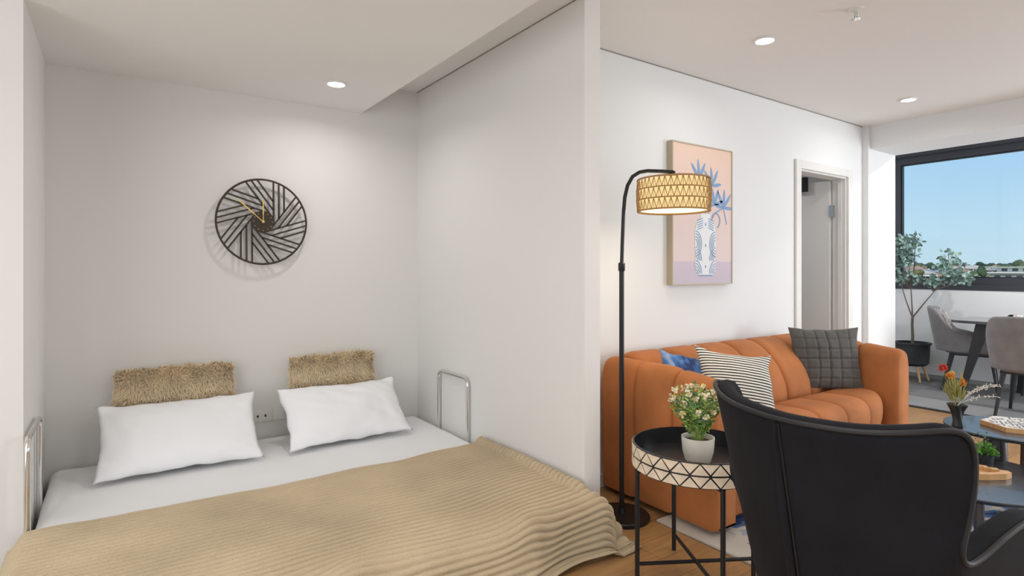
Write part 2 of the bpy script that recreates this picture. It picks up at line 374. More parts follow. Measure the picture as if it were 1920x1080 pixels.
hp = fin('hinge', B(DX1 - .07, DX1 - .02, .09, .116, 1.72, 1.82), M['alu'], d)
fin('hinge', B(DX1 - .07, DX1 - .02, .09, .116, .25, .35), M['alu'], d)
fin('door_closer', B(DX1 - .105, DX1 - .063, .30, .40, DZ - .10, DZ + .03, bev=.004), M['black_metal'], d)

# ceiling downlights
def downlight(name, x, y, z, label, watt=LAMP_W, group=None):
    o = thing(name, label, 'downlight', (x, y, z), 0, group)
    fin('trim_ring', lathe(bmesh.new(), [(.046, -.001), (.060, -.001), (.060, -.006), (.050, -.010), (.046, -.006)], 32, cap0=False, cap1=False), M['white_plastic'], o)
    fin('lens', lathe(bmesh.new(), [(.046, -.003), (.046, -.006)], 32), M['led'], o)
    L = bpy.data.lights.new('downlight_lamp', 'AREA'); L.shape = 'DISK'; L.size = .085; L.energy = watt; L.color = LAMP_C; L.spread = math.radians(165)
    lo = bpy.data.objects.new('downlight_lamp', L); COL.objects.link(lo); lo.parent = o; lo.location = (0, 0, -.014)
    return o
downlight('downlight', 1.04, 3.26, SZ, 'round recessed downlight in the dropped ceiling above the bed', 3.3)
downlight('downlight', 2.98, 1.83, CZ, 'round recessed downlight in the ceiling above the floor lamp and sofa')
downlight('downlight', 4.90, 1.85, CZ, 'round recessed downlight nearest the window bulkhead')
for i, (x, y, z, w) in enumerate([(2.98, -.2, CZ, 6), (4.9, -.2, CZ, 6), (1.04, .9, SZ, 5), (-.7, .9, SZ, 6), (1.04, -1.0, SZ, 6)]):  # extra downlights added out of view to light the room
    downlight('downlight', x, y, z, 'added round recessed downlight out of view, for extra room light', w, 'added downlights outside the frame')
for i, (x, y) in enumerate([(6.75, 2.8), (6.75, 1.4), (6.75, 0)]):  # added behind the bulkhead to brighten the dining area
    downlight('downlight', x, y - .9, CZ2, 'added round recessed downlight, unseen in the dining area ceiling', 13, 'added downlights outside the frame')
downlight('downlight', 4.5, 3.6, CZ, 'added round recessed downlight, unseen in the room beyond the door', 8)  # added unseen lamp that lights the open door leaf
# sprinkler
sp = thing('sprinkler_head', 'small white and metal fire sprinkler head on the ceiling', 'sprinkler', (3.0, 1.36, CZ))
fin('escutcheon', lathe(bmesh.new(), [(.035, 0), (.035, -.004), (.02, -.010), (.012, -.010)], 24), M['white_plastic'], sp)
fin('stem', lathe(bmesh.new(), [(.008, -.008), (.008, -.03), (.012, -.032)], 12), M['chrome'], sp)
fin('deflector', lathe(bmesh.new(), [(.006, -.045), (.020, -.047), (.020, -.049), (.004, -.050)], 16), M['chrome'], sp)
bm = bmesh.new()
for s_ in (-1, 1): tube(bm, [(s_ * .006, 0, -.03), (s_ * .014, 0, -.038), (s_ * .005, 0, -.047)], .002, 6)
fin('yoke', bm, M['dark'], sp)

# ================================================================ bed
def drape(d, r, hgt):
    if d <= 0: return d, 0.0
    a = r * PI / 2
    if d < a: return r * math.sin(d / r), -r * (1 - math.cos(d / r))
    if d < a + hgt - r: return r + (d - a) * .06, -r - (d - a)
    return r + (hgt - r) * .06 + (d - a - hgt + r), -hgt

bed = thing('bed', 'low double bed with white fitted sheet filling the alcove', 'bed', (.75, 2.81, 0))
MX0, MX1, MY0, MY1, MZ = XL + .022, XP - .022, 1.93, YB - .015, .222
def mfn(u, v):
    wx, wy = MX1 - MX0, MY1 - MY0; R = .05; ov = .20
    x = -ov + u * (wx - 2 * R + 2 * ov); y = -ov + v * (wy - 2 * R + 2 * ov)
    def ax(q, w):
        if q < 0: o, z = drape(-q, R, .19); return -o + 0, z
        if q > w: o, z = drape(q - w, R, .19); return w + o, z
        return q, 0
    px, z1 = ax(x, wx - 2 * R); py, z2 = ax(y, wy - 2 * R)
    px = max(-R, min(wx - R, px)); py = max(-R, min(wy - R, py))
    X = MX0 + R + px; Y = MY0 + R + py
    z = MZ + max(-.19, z1 + z2)
    e = min(1, min(X - MX0, MX1 - X) / .06)
    z += .005 * nz(X * 3, Y * 5, 1) + .003 * nz(X * 9 + Y * 5, Y * 7, 3)
    # creases fanning out at the left corner
    k = sm(.5, 0, X - MX0) ; z += .006 * k * math.sin(16 * Y + 5 * X + 2 * nz(X * 4, Y * 3)) * min(1, max(0, z + .19 - MZ + .0) * 8)
    return (X - .75, Y - 2.81, min(z, MZ + .006))
fin_me = grid(mfn, 110, 100)
finm('mattress', fin_me, M['sheet'], bed, 180)
fin('bed_base', B(MX0 + .03 - .75, MX1 - .03 - .75, MY0 + .06 - 2.81, MY1 - .03 - 2.81, .002, .10), M['frame_dark'], bed)
def handle(x, y0, y1, zt):
    r = .045; pts = [(x, y0, .04), (x, y0, zt - r)]
    for k in range(1, 7):
        a = PI / 2 * k / 6; pts.append((x, y0 + r * (1 - math.cos(a)), zt - r + r * math.sin(a)))
    for k in range(0, 7):
        a = PI / 2 * k / 6; pts.append((x, y1 - r + r * math.sin(a), zt - r + r * math.cos(a)))
    pts.append((x, y1, .04))
    return fin('side_rail', tube(bmesh.new(), [(p[0] - .75, p[1] - 2.81, p[2]) for p in pts], .0105, 12), M['chrome'], bed)
handle(XP - .018, 3.05, 3.43, .585); handle(XL + .018, 2.87, 3.30, .60)

# blanket
BX0, BXF = -.275, 1.715; OVL, OVR = .10, .43; Y0, LF = 2.83, .93; LT = 1.235; RIB = .031
NU, NV = 130, 470
def blfn(u, v):
    tot = OVL + (BXF - BX0) + OVR
    q = u * tot - OVL; s = v * LT
    Y0u = Y0 + .035 * nz(q * 1.7, 0, 5) + .03 * sm(1.4, 2.0, q) + .02 * sm(.3, 0, q)
    fo, fz = drape(s - LF, .07, .215)
    Y = Y0u - (LF + fo if s > LF else s)
    base = .250
    tw = sm(2.0, 1.84, Y)
    zx = 0; X = BX0 + q
    if q < 0:
        k = -q; X = BX0 - k * .55; zx = -.06 * sm(0, OVL, k)
        if Y > 2.88: X = max(X, XL + .012)
    wdt = BXF - BX0
    if q > wdt:
        e = q - wdt
        xa = BXF + .072 * sm(0, OVR, e); za = .030 * math.sin(PI * min(1, e / OVR)) - .01 * sm(.2, .36, e)
        o, zb = drape(e - .05, .06, .225); xb = BXF + (.05 + o * .9 if e > .05 else e)
        X = xa * (1 - tw) + xb * tw; zx = za * (1 - tw) + zb * tw
    z = base + zx + fz
    # soft folds
    fr = sm(LF - .15, LF + .1, s)
    z += .010 * nz(X * 2.2, Y * 2.4, 2) + .006 * nz(X * 5 + Y * 3, Y * 6, 8)
    z += fr * .02 * math.sin(X * 11 + 3 * nz(X * 2, s * 2)) * sm(0, .2, z)
    Y += fr * .022 * math.sin(X * 9 + 1.5 * nz(X * 1.3, 4))
    # ribs
    ph = s / RIB + .35 * nz(X * 1.6, s * 2.2, 6) + fr * .35 * math.sin(X * 7)
    amp = (.0175 - .002 * fr) * (1 - .35 * max(0, nz(X * 2.3, s * 3, 12)))
    edge = sm(1.45, 1.9, q)
    rb = abs(math.sin(PI * ph)) ** .5 - .65
    amp *= 1 + .8 * edge
    ang = min(1, max(0, (s - LF) / .11))
    z += amp * rb * (1 - .75 * ang); Y -= amp * rb * 1.1 * ang
    if tw > 0 and q > wdt: X += amp * rb * tw * .8
    if Y > 2.0 and X > XP - .010: X = XP - .010
    flo = .008 + .004 * (rb + .5) + .006 * max(0, nz(X * 9, Y * 9, 1))
    z = max(z, flo)
    return (X, Y, z)
bl = finm('blanket', grid(blfn, NU, NV), M['blanket'], None, 180, mods=[('SOLIDIFY', {'thickness': .006, 'offset': 1})])
tag(bl, 'ribbed tan fleece blanket spread over the foot of the bed and spilling onto the floor', 'blanket')

# pillows
def pillow_me(w, h, T, seed, n=34, pinch=.05, wr=.006, quilt=0, ears=.03):
    vs = []; fs = []
    def P(u, v, s):
        ew = 1 - pinch * (1 - v * v) ** 1 ; eh = 1 - pinch * (1 - u * u)
        ear = 1 + ears * (abs(u * v)) ** 4
        x = u * w / 2 * ew * ear; z = v * h / 2 * eh * ear
        k = max(0, (1 - abs(u) ** 2.4)) ** .55 * max(0, (1 - abs(v) ** 2.4)) ** .55
        y = s * T / 2 * k
        if quilt:
            gx = abs(math.sin(PI * quilt * (u + 1) / 2)) ; gz = abs(math.sin(PI * quilt * (v + 1) / 2))
            y -= s * .012 * ((1 - gx) ** 6 + (1 - gz) ** 6) * min(1, k * 2)
        f = min(1, k * 3)
        y += wr * f * (nz(x * 7 + seed, z * 7, s) + .6 * nz(x * 16 + seed, z * 22 + x * 9, s * 3))
        edge = 1 - min(1, k * 1.5)
        y += wr * 1.5 * edge * nz(x * 12, z * 12, seed)
        x += wr * .8 * nz(z * 13, seed, 2) * abs(u) ** 3; z += wr * .8 * nz(x * 13, seed, 5) * abs(v) ** 3
        return (x, y, z)
    def cs(i): t = i / n * 2 - 1; return math.sin(t * PI / 2) * .35 + t * .65 if True else t
    idx = {}
    for s in (1, -1):
        for j in range(n + 1):
            for i in range(n + 1):
                b = i in (0, n) or j in (0, n)
                if s == -1 and b: idx[(s, i, j)] = idx[(1, i, j)]; continue
                idx[(s, i, j)] = len(vs); vs.append(P(cs(i), cs(j), s))
        for j in range(n):
            for i in range(n):
                q = [idx[(s, i, j)], idx[(s, i + 1, j)], idx[(s, i + 1, j + 1)], idx[(s, i, j + 1)]]
                fs.append(q if s == -1 else q[::-1])
    me = bpy.data.meshes.new('p'); me.from_pydata(vs, [], fs); me.update(); return me
def cushion(name, me, m, loc, tilt, rz, label, cat='cushion', roll=0, group=None):
    o = finm(name, me, m, None, 180)
    o.matrix_world = Matrix.Translation(loc) @ Matrix.Rotation(rz, 4, 'Z') @ Matrix.Rotation(-tilt, 4, 'X') @ Matrix.Rotation(roll, 4, 'Y')
    tag(o, label, cat, group); return o
cushion('pillow', pillow_me(.735, .405, .15, 3, wr=.010), M['pillow'], (.293, 3.468, .396), math.radians(43), math.radians(-2), 'white pillow leaning on the bed to the left of the power point', 'pillow')
cushion('pillow', pillow_me(.735, .405, .15, 11, wr=.014), M['pillow'], (1.166, 3.465, .392), math.radians(46), math.radians(1.5), 'white pillow leaning on the bed to the right, nearest the partition', 'pillow')

def fur_cushion(w, h, T, loc, tilt, label, seed):
    rnd = random.Random(seed)
    me = pillow_me(w, h, T, seed, n=30, pinch=.0, ears=.0, wr=.01)
    root = thing('fur_cushion', label, 'cushion', loc)
    root.rotation_euler = (-tilt, 0, 0)
    me2 = me.copy(); finm('cushion_cover', me, M['fur'], root, 180)
    vs = []; fs = []
    me2.calc_loop_triangles(); V = [v.co.copy() for v in me2.vertices]; N = [v.normal.copy() for v in me2.vertices]
    for f in me2.polygons:
        if f.normal.y > .3: continue
        c = f.center
        for k in range(11):
            i = list(f.vertices); a, b_ = rnd.random(), rnd.random()
            p = V[i[0]].lerp(V[i[1]], a).lerp(V[i[3]].lerp(V[i[2]], a), b_)
            nrm = f.normal
            cl = nz(p.x * 14, p.z * 14, seed); L = .024 + .020 * rnd.random()
            row = math.sin(p.z * 38 + 2 * nz(p.x * 5, 1, seed))
            d = Vector((.5 * cl + .35 * rnd.uniform(-1, 1), 0, -.55 + .45 * row + .4 * rnd.uniform(-1, 1))) + nrm * .8
            d.normalize(); tip = p + d * L; sd = d.cross(nrm)
            if sd.length < .01: sd = Vector((1, 0, 0))
            sd.normalize(); sd *= .0024
            q = len(vs); mid = p + d * L * .5 + nrm * .003
            vs += [p - sd, p + sd, mid + sd * .8, mid - sd * .8, tip]
            fs += [(q, q + 1, q + 2, q + 3), (q + 3, q + 2, q + 4)]
    m3 = bpy.data.meshes.new('fur'); m3.from_pydata([tuple(v) for v in vs], [], fs); m3.update()
    o = finm('fur_pile', m3, M['fur'], root, 180); o['kind'] = 'stuff'
fur_cushion(.57, .48, .10, (.288, 3.70, .475), math.radians(6), 'beige faux fur cushion against the wall behind the left pillow', 5)
fur_cushion(.53, .47, .10, (1.16, 3.70, .475), math.radians(6), 'beige faux fur cushion against the wall behind the right pillow', 8)

# power points
for i, (x, lab) in enumerate([(.747, 'white double power point on the wall between the two pillows'), (.872, 'white wall plate half hidden behind the right pillow')]):
    pp = thing('power_point', lab, 'socket', (x, YB, .353))
    fin('face_plate', B(-.057, .057, -.009, 0, -.036, .036, bev=.003), M['white_plastic'], pp)
    if i == 0:
        for sx_ in (-.022, .022): fin('socket_hole', B(sx_ - .005, sx_ + .005, -.0105, -.0085, -.008, .006), M['dark'], pp)
    else: fin('rocker', B(-.012, .012, -.013, -.008, -.012, .012, bev=.002), M['white_plastic'], pp)

# clock
ck_ = thing('wall_clock', 'round black openwork wall clock with a spiral fan of slats and gold hands', 'clock', (.747, YB - .045, 1.547))
R = .258
fin('rim', tube(bmesh.new(), [(R * math.cos(2 * PI * k / 72), 0, R * math.sin(2 * PI * k / 72)) for k in range(72)], .0062, 8, closed=True), M['clock'], ck_)
def bar2(bm, p, q, w, y0, y1):
    p = Vector((p[0], 0, p[1])); q = Vector((q[0], 0, q[1])); d = (q - p).normalized(); s = Vector((d.z, 0, -d.x)) * w / 2
    a = [p - s, p + s, q + s, q - s]
    v = [bm.verts.new((x.x, y0, x.z)) for x in a] + [bm.verts.new((x.x, y1, x.z)) for x in a]
    for f in ((0, 1, 2, 3), (7, 6, 5, 4), (0, 4, 5, 1), (1, 5, 6, 2), (2, 6, 7, 3), (3, 7, 4, 0)): bm.faces.new([v[i] for i in f])
NS = 10
for k in range(NS):
    a = 2 * PI * k / NS + .32; da = 2 * PI / NS; hub = .062
    d = Vector((math.cos(a), math.sin(a))); nrm = Vector((-d.y, d.x))
    for j in range(3):                    # three parallel slats, each ending on the long slat of the next fan
        off = -(hub + j * .031)
        t0 = 0.0 if j == 0 else (-hub - off * math.cos(da)) / math.sin(da)
        t1 = math.sqrt((R - .003) ** 2 - off * off)
        p = d * max(0, t0) + nrm * off; q = d * t1 + nrm * off
        bm = bmesh.new(); bar2(bm, p, q, .0096, -.004, .004); fin('slat', bm, M['clock'], ck_, 0)
bm = bmesh.new(); tube(bm, [(0, -.006, 0), (0, .006, 0)], .066, 40); fin('dial', bm, M['clock'], ck_)
for k in range(12):
    a = 2 * PI * k / 12; fin('hour_dot', tube(bmesh.new(), [(.053 * math.sin(a), -.0085, .053 * math.cos(a)), (.053 * math.sin(a), -.005, .053 * math.cos(a))], .0026, 8), M['brass'], ck_, 0)
def hand(name, ang, L, w, y):
    bm = bmesh.new(); s = math.sin(ang); c = math.cos(ang)
    bar2(bm, (0, 0), (s * L * .35, c * L * .35), w * .6, y, y + .002); bar2(bm, (s * L * .33, c * L * .33), (s * L, c * L), w, y, y + .002)
    return fin(name, bm, M['brass'], ck_, 0)
hand('minute_hand', math.radians(0), .135, .008, -.013); hand('hour_hand', math.radians(-48), .19, .008, -.010)
fin('hand_pin', tube(bmesh.new(), [(0, -.016, 0), (0, -.006, 0)], .008, 16), M['brass'], ck_)
bm = bmesh.new(); tube(bm, [(0, .006, 0), (0, .045, 0)], .03, 20); fin('movement_box', bm, M['dark'], ck_)

# ================================================================ painting
pt = thing('painting', 'framed pink print of a white patterned vase with blue leaves behind the floor lamp', 'painting', (3.20, YW, 1.615))
PW, PH = .305, .45
fin('frame', (lambda bm: (box(bm, -PW - .008, -PW, -.045, 0, -PH - .008, PH + .008), box(bm, PW, PW + .008, -.045, 0, -PH - .008, PH + .008), box(bm, -PW, PW, -.045, 0, PH, PH + .008), box(bm, -PW, PW, -.045, 0, -PH - .008, -PH))[0])(bmesh.new()), M['cream_frame'], pt, 0)
fin('canvas', B(-PW, PW, -.040, -.01, -PH, PH), M['print'], pt, 0)
bm = bmesh.new()
def poly(bm, pts, y=-.0415):
    v = [bm.verts.new((x, y, z)) for x, z in pts]; u = [bm.verts.new((x, y + .001, z)) for x, z in pts]
    bm.faces.new(v); bm.faces.new(u[::-1]); n_ = len(pts)
    for i in range(n_): bm.faces.new((v[i], u[i], u[(i + 1) % n_], v[(i + 1) % n_]))
def leafp(bm, x, z, ang, L, w):
    pts = []
    for k in range(13):
        a = 2 * PI * k / 13; u = (1 - math.cos(a)) / 2; v = math.sin(a) * w * (math.sin(PI * u) ** .3)
        pts.append((x + u * L * math.cos(ang) - v * math.sin(ang), z + u * L * math.sin(ang) + v * math.cos(ang)))
    poly(bm, pts)
def sprig(bm, x, z, s, base):
    for a in (base - 75, base - 25, base + 10, base + 45, base + 95): leafp(bm, x, z, math.radians(a), s * (1 if abs(a - base) < 50 else .8), s * .10)
sprig(bm, -.045, .235, .13, 85); sprig(bm, .09, .20, .13, 85); sprig(bm, .215, .06, .13, 75); sprig(bm, .12, .075, .12, 95)
def strip(bm, pts, w, y=-.0417):
    for p, q in zip(pts, pts[1:]): 
        a = Vector(p); b_ = Vector(q); d_ = (b_ - a).normalized(); s_ = Vector((-d_.y, d_.x)) * w / 2
        poly(bm, [a - s_, a + s_, b_ + s_, b_ - s_], y)
strip(bm, [(-.045, .235), (.0, .12), (.03, -.04)], .007); strip(bm, [(.09, .20), (.06, .08), (.05, -.04)], .007); strip(bm, [(.25, -.05), (.215, .06), (.12, .02), (.07, -.05)], .009)
fin('blue_leaves', bm, M['p_blue'], pt, 0)
bm = bmesh.new()
vz = [(-.05, -.395), (.09, -.395), (.125, -.37), (.13, -.30), (.115, -.27), (.13, -.22), (.13, -.10), (.105, -.04), (.07, -.03), (.07, .01), (-.03, .01), (-.03, -.03), (-.065, -.04), (-.09, -.10), (-.09, -.22), (-.075, -.27), (-.09, -.30), (-.085, -.37)]
poly(bm, vz, -.0420)
fin('white_vase', bm, M['p_white'], pt, 0)
bm = bmesh.new()
for sd in (-1, 1):
    cx = .02
    for r_ in (.022, .036, .050, .064):
        for cz_, a0, a1 in ((-.385, 0, 90), (-.19, -90, 90), (-.30, 0, 60)):
            pts = [(cx + sd * (.105 - r_ * math.cos(math.radians(a0 + (a1 - a0) * k / 8))), cz_ + r_ * 1.3 * math.sin(math.radians(a0 + (a1 - a0) * k / 8))) for k in range(9)]
            strip(bm, pts, .005, -.0432)
    for z_ in (-.02, -.035, -.05, -.065, -.08):
        strip(bm, [(cx + sd * .03, z_), (cx + sd * .085, z_ - .018)], .005, -.0432)
for z_ in (-.06, -.20, -.34): leafp(bm, .02, z_ - .012, PI / 2, .024, .007)
for v in bm.verts: v.co.y -= .0006 if v.co.y < -.0413 else 0
strip(bm, [(.13 + .045 * math.cos(a * .5 - 1.2), -.03 + .05 * math.sin(a * .5 - 1.2)) for a in range(9)], .006, -.0432)
strip(bm, [(-.05, -.398), (.09, -.398)], .008, -.0432)
fin('vase_linework', bm, M['p_line'], pt, 0)['kind'] = 'stuff'

# ================================================================ floor lamp
LX, LY = 2.112, 2.075
lp = thing('floor_lamp', 'black arched floor lamp with a round woven rattan shade beside the sofa', 'lamp', (LX, LY, 0))
fin('base', lathe(bmesh.new(), [(.135, 0), (.14, .004), (.14, .016), (.134, .022), (.02, .024), (.014, .05)], 48), M['black_metal'], lp)
fin('pole', tube(bmesh.new(), [(0, 0, .02), (0, 0, 1.27)], .0125, 14), M['black_metal'], lp)
fin('collar', lathe(bmesh.new(), [(.014, 1.245), (.017, 1.25), (.017, 1.285), (.013, 1.29)], 16), M['black_metal'], lp)
D2 = Vector((.8221, -.5693, 0))
off = [(0, 1.27), (.004, 1.4), (.010, 1.55), (.016, 1.62), (.03, 1.68), (.055, 1.725), (.09, 1.747), (.13, 1.754), (.20, 1.752), (.262, 1.748)]
fin('arm', tube(bmesh.new(), [D2 * a + Vector((0, 0, z)) for a, z in off], .0095, 12), M['black_metal'], lp)
SC = D2 * .262
sh = fin('shade_cap', (lambda bm: (lathe(bm, [(.012, 1.735), (.012, 1.74), (.03, 1.742), (.03, 1.728), (.012, 1.724), (.008, 1.70)], 16, c=(SC.x, SC.y)))(bmesh.new()) if False else lathe(bm, [(.008, 1.69), (.008, 1.722), (.026, 1.724), (.026, 1.732), (.010, 1.734), (.010, 1.752)], 16, c=(SC.x, SC.y)))(bmesh.new()), M['black_metal'], lp)
SR = .178; z0, z1 = 1.55, 1.708
tiers = [z0, z0 + (z1 - z0) * .34, z0 + (z1 - z0) * .67, z1]
def rad(z): return SR * (1 + .03 * math.sin(PI * (z - z0) / (z1 - z0)))
weave = fin('lamp_shade', (lambda bm: ([tube(bm, [(SC.x + (rad(z)) * math.cos(2 * PI * k / 60), SC.y + rad(z) * math.sin(2 * PI * k / 60), z) for k in range(60)], .0035 if 0 < i < 3 else .0045, 6, closed=True) for i, z in enumerate(tiers)], bm)[1])(bmesh.new()), M['rattan'], lp)
bm = bmesh.new(); NZ = 40
for i in range(3):
    for k in range(NZ):
        for s_ in (0, 1):
            a0 = 2 * PI * (k + (0 if s_ == 0 else 1)) / NZ; a1 = 2 * PI * (k + .5) / NZ
            za, zb_ = tiers[i + 1], tiers[i]
            p0 = (SC.x + rad(za) * math.cos(a0), SC.y + rad(za) * math.sin(a0), za); p1 = (SC.x + rad(zb_) * math.cos(a1), SC.y + rad(zb_) * math.sin(a1), zb_)
            tube(bm, [p0, p1], .0019, 4, cap=False)
        a0 = 2 * PI * k / NZ; tube(bm, [(SC.x + rad(tiers[i]) * math.cos(a0), SC.y + rad(tiers[i]) * math.sin(a0), tiers[i]), (SC.x + rad(tiers[i + 1]) * math.cos(a0), SC.y + rad(tiers[i + 1]) * math.sin(a0), tiers[i + 1])], .0014, 4, cap=False)
w = fin('rattan_strands', bm, M['rattan'], weave, 0); w['kind'] = 'stuff'
fin('shade_liner', lathe(bmesh.new(), [(SR - .012, z0 + .004), (SR - .012, z1 - .004)], 48, c=(SC.x, SC.y), cap0=False, cap1=False), M['liner'], weave)
fin('diffuser', lathe(bmesh.new(), [(SR - .016, z0 + .006), (SR - .016, z0 + .008)], 48, c=(SC.x, SC.y)), M['diff'], weave)
L = bpy.data.lights.new('lamp_bulb', 'AREA'); L.shape = 'DISK'; L.size = .28; L.energy = 2.2; L.color = (1, .78, .5)
lo = bpy.data.objects.new('lamp_bulb', L); COL.objects.link(lo); lo.parent = lp; lo.location = (SC.x, SC.y, z0 - .004)

# ================================================================ sofa
SX0, SX1, SYF, SYB = 2.27, 4.37, 1.64, 2.405
sofa = thing('sofa', 'tan velvet channel-tufted sofa against the white wall', 'sofa', (3.32, 2.02, .014))
def loc_(x, y, z): return (x - 3.32, y - 2.02, z - .014)
def channel(name, prof, a0, a1, mapf, m=None, n=14, depth=.016, parent=sofa, endpow=6):
    """closed 2-D profile swept from a0 to a1, drawn in at both seams"""
    N = len(prof); cx = sum(p[0] for p in prof) / N; cy = sum(p[1] for p in prof) / N
    nr = []
    for i in range(N):
        d = Vector(prof[(i + 1) % N]) - Vector(prof[i - 1]); d.normalize(); nr.append(Vector((d.y, -d.x)))
    area = sum(prof[i][0] * prof[(i + 1) % N][1] - prof[(i + 1) % N][0] * prof[i][1] for i in range(N))
    if area < 0: nr = [-v for v in nr]
    bm = bmesh.new(); rings = []
    for k in range(n + 1):
        s = -math.cos(PI * k / n); a = a0 + (a1 - a0) * (s + 1) / 2; ins = depth * abs(s) ** endpow
        rings.append([bm.verts.new(mapf(a, prof[i][0] - nr[i].x * ins, prof[i][1] - nr[i].y * ins)) for i in range(N)])
    for r0, r1 in zip(rings, rings[1:]):
        for i in range(N): bm.faces.new((r0[i], r0[(i + 1) % N], r1[(i + 1) % N], r1[i]))
    bm.faces.new(rings[0][::-1]); bm.faces.new(rings[-1])
    return fin(name, bm, m or M['sofa'], parent, 60)
def smooth_poly(pts, n=2):
    for _ in range(n):
        q = []
        for i in range(len(pts)):
            a, b_ = pts[i], pts[(i + 1) % len(pts)]
            q += [(a[0] * .75 + b_[0] * .25, a[1] * .75 + b_[1] * .25), (a[0] * .25 + b_[0] * .75, a[1] * .25 + b_[1] * .75)]
        pts = q
    return pts
backp = smooth_poly([(2.02, .03), (2.0, .46), (2.06, .62), (2.16, .73), (2.25, .782), (2.36, .785), (2.41, .73), (2.41, .03)], 2)
AW = .185
bx = [SX0 + AW * .75, 2.69, 2.98, 3.27, 3.56, 3.85, 4.37 - AW * .75]
for a, b_ in zip(bx, bx[1:]): channel('backrest_channel', backp, a, b_, lambda a, p, q: loc_(a, p, q), depth=.026, endpow=9)
arml = smooth_poly([(SX0 + .015, .022), (SX0 + .012, .05), (SX0, .30), (SX0 - .005, .62), (SX0 + .02, .735), (SX0 + .08, .765), (SX0 + .15, .745), (SX0 + AW, .66), (SX0 + AW, .05), (SX0 + AW - .01, .022)], 2)
armr = [(SX0 + SX1 - x, z) for x, z in arml]
for prof in (arml, armr):
    ys = [SYF, 1.90, 2.15, SYB - .002]
    for i, (a, b_) in enumerate(zip(ys, ys[1:])):
        channel('arm_channel', prof, a, b_, lambda a, p, q: loc_(p, a, q - .03 * sm(2.0, 1.64, a) * sm(.3, .7, q)), depth=.020 if i else .024, endpow=9)
def seat_front(x):
    k = abs((x - 3.32) / (SX1 - 3.32 - AW)); return 1.645 + .10 * max(0, k) ** 7
seatx = [SX0 + AW + .002, 2.69, 2.98, 3.27, 3.56, 3.85, SX1 - AW - .002]
seatp = smooth_poly([(0, .30), (0, .40), (.05, .452), (.15, .462), (.42, .445), (.42, .22), (.03, .22)], 2)
for a, b_ in zip(seatx, seatx[1:]):
    channel('seat_channel', seatp, a, b_, lambda a, p, q: loc_(a, seat_front(a) + p * (2.03 - seat_front(a)) / .42, q), depth=.018, endpow=9)
fin('seat_base', B(*[v for v in (SX0 + AW + .002 - 3.32, SX1 - AW - .002 - 3.32, 1.70 - 2.02, 2.02 - 2.02, .022, .225)], bev=.015), M['sofa'], sofa)
fin('plinth', B(SX0 + .05 - 3.32, SX1 - .05 - 3.32, SYF + .08 - 2.02, SYB - .03 - 2.02, 0, .03), M['black_leg'], sofa)

cushion('cushion', pillow_me(.46, .415, .13, 21, n=72, wr=.005, quilt=6, ears=.04), M['quilt'], (3.985, 2.00, .648), math.radians(10), math.radians(-36), 'dark grey square-quilted velvet cushion in the corner of the sofa by the far arm')
so_ = cushion('cushion', pillow_me(.44, .40, .14, 31, wr=.008, ears=.10), M['stripe'], (2.83, 1.90, .60), math.radians(26), math.radians(-20), 'black and white striped cushion leaning on the sofa back', roll=math.radians(10))
cushion('cushion', pillow_me(.42, .38, .12, 41, wr=.008, ears=.06), M['bluec'], (2.60, 2.03, .60), math.radians(20), math.radians(5), 'blue watercolour cushion half hidden behind the near sofa arm', roll=math.radians(12))

# rug
bm = B(2.217, 4.75, .05, 1.94, .001, .012, bev=.003); rg = fin('rug', bm, M['rug'], None); tag(rg, 'navy blue and cream abstract rug under the sofa front and coffee tables', 'rug')

# ================================================================ side table
tx, ty = W(.745, 2.327)
st = thing('side_table', 'round tray side table with black legs and cream triangle inlay', 'side table', (tx, ty, 0))
TR, TZ0, TZ1 = .252, .455, .55
fin('tray', lathe(bmesh.new(), [(0.001, TZ0), (TR - .004, TZ0), (TR, TZ0 + .003), (TR, TZ1 - .002), (TR - .003, TZ1), (TR - .008, TZ1), (TR - .009, TZ0 + .03), (.001, TZ0 + .028)], 72, cap0=False, cap1=False), M['tray_in'], st)
NT = 22; tilebm = None; tiles = []
def tri_tile(a0, a1, am, zb, zt, zm, flip):
    # triangle on the drum between angles a0..a1 (base at zb) and apex at am,zm
    bm = bmesh.new(); vs = []
    for r in (TR + .0004, TR + .0022):
        base = [(a0 + (a1 - a0) * k / 4, zb) for k in range(5)] + [(am, zm)]
        vs.append([bm.verts.new((r * math.cos(a), r * math.sin(a), z)) for a, z in base])
    n_ = 6
    bm.faces.new(vs[1]); bm.faces.new(vs[0][::-1])
    for i in range(n_): bm.faces.new((vs[0][i], vs[0][(i + 1) % n_], vs[1][(i + 1) % n_], vs[1][i]))
    return bm
da = 2 * PI / NT; gz = .0034; ga = .018; zm_ = (TZ0 + TZ1) / 2
protos = [tri_tile(ga, da - ga, da / 2, zm_ + gz, 0, TZ1 - .006, 0), tri_tile(-da / 2 + ga, da / 2 - ga, 0, TZ1 - .004, 0, zm_ + gz * 2.2, 1),
          tri_tile(ga, da - ga, da / 2, zm_ - gz, 0, TZ0 + .007, 0), tri_tile(-da / 2 + ga, da / 2 - ga, 0, TZ0 + .005, 0, zm_ - gz * 2.2, 1)]
po = [fin('inlay_tile', b_, M['bone'], st, 0) for b_ in protos]
for k in range(1, NT):
    for p in po:
        c = p.copy(); COL.objects.link(c); c.parent = st; c.rotation_euler = (0, 0, da * k)
a_off = math.atan2(W(-.021, .242)[1], W(-.021, .242)[0])
bR = .243; zb_ = .072
for k in range(4):
    a = a_off + k * PI / 2; x, y = bR * math.cos(a), bR * math.sin(a)
    xi, yi = x, y
    fin('leg', tube(bmesh.new(), [(x, y, 0), (x, y, TZ0 - .0005)], .0095, 12), M['black_metal'], st)
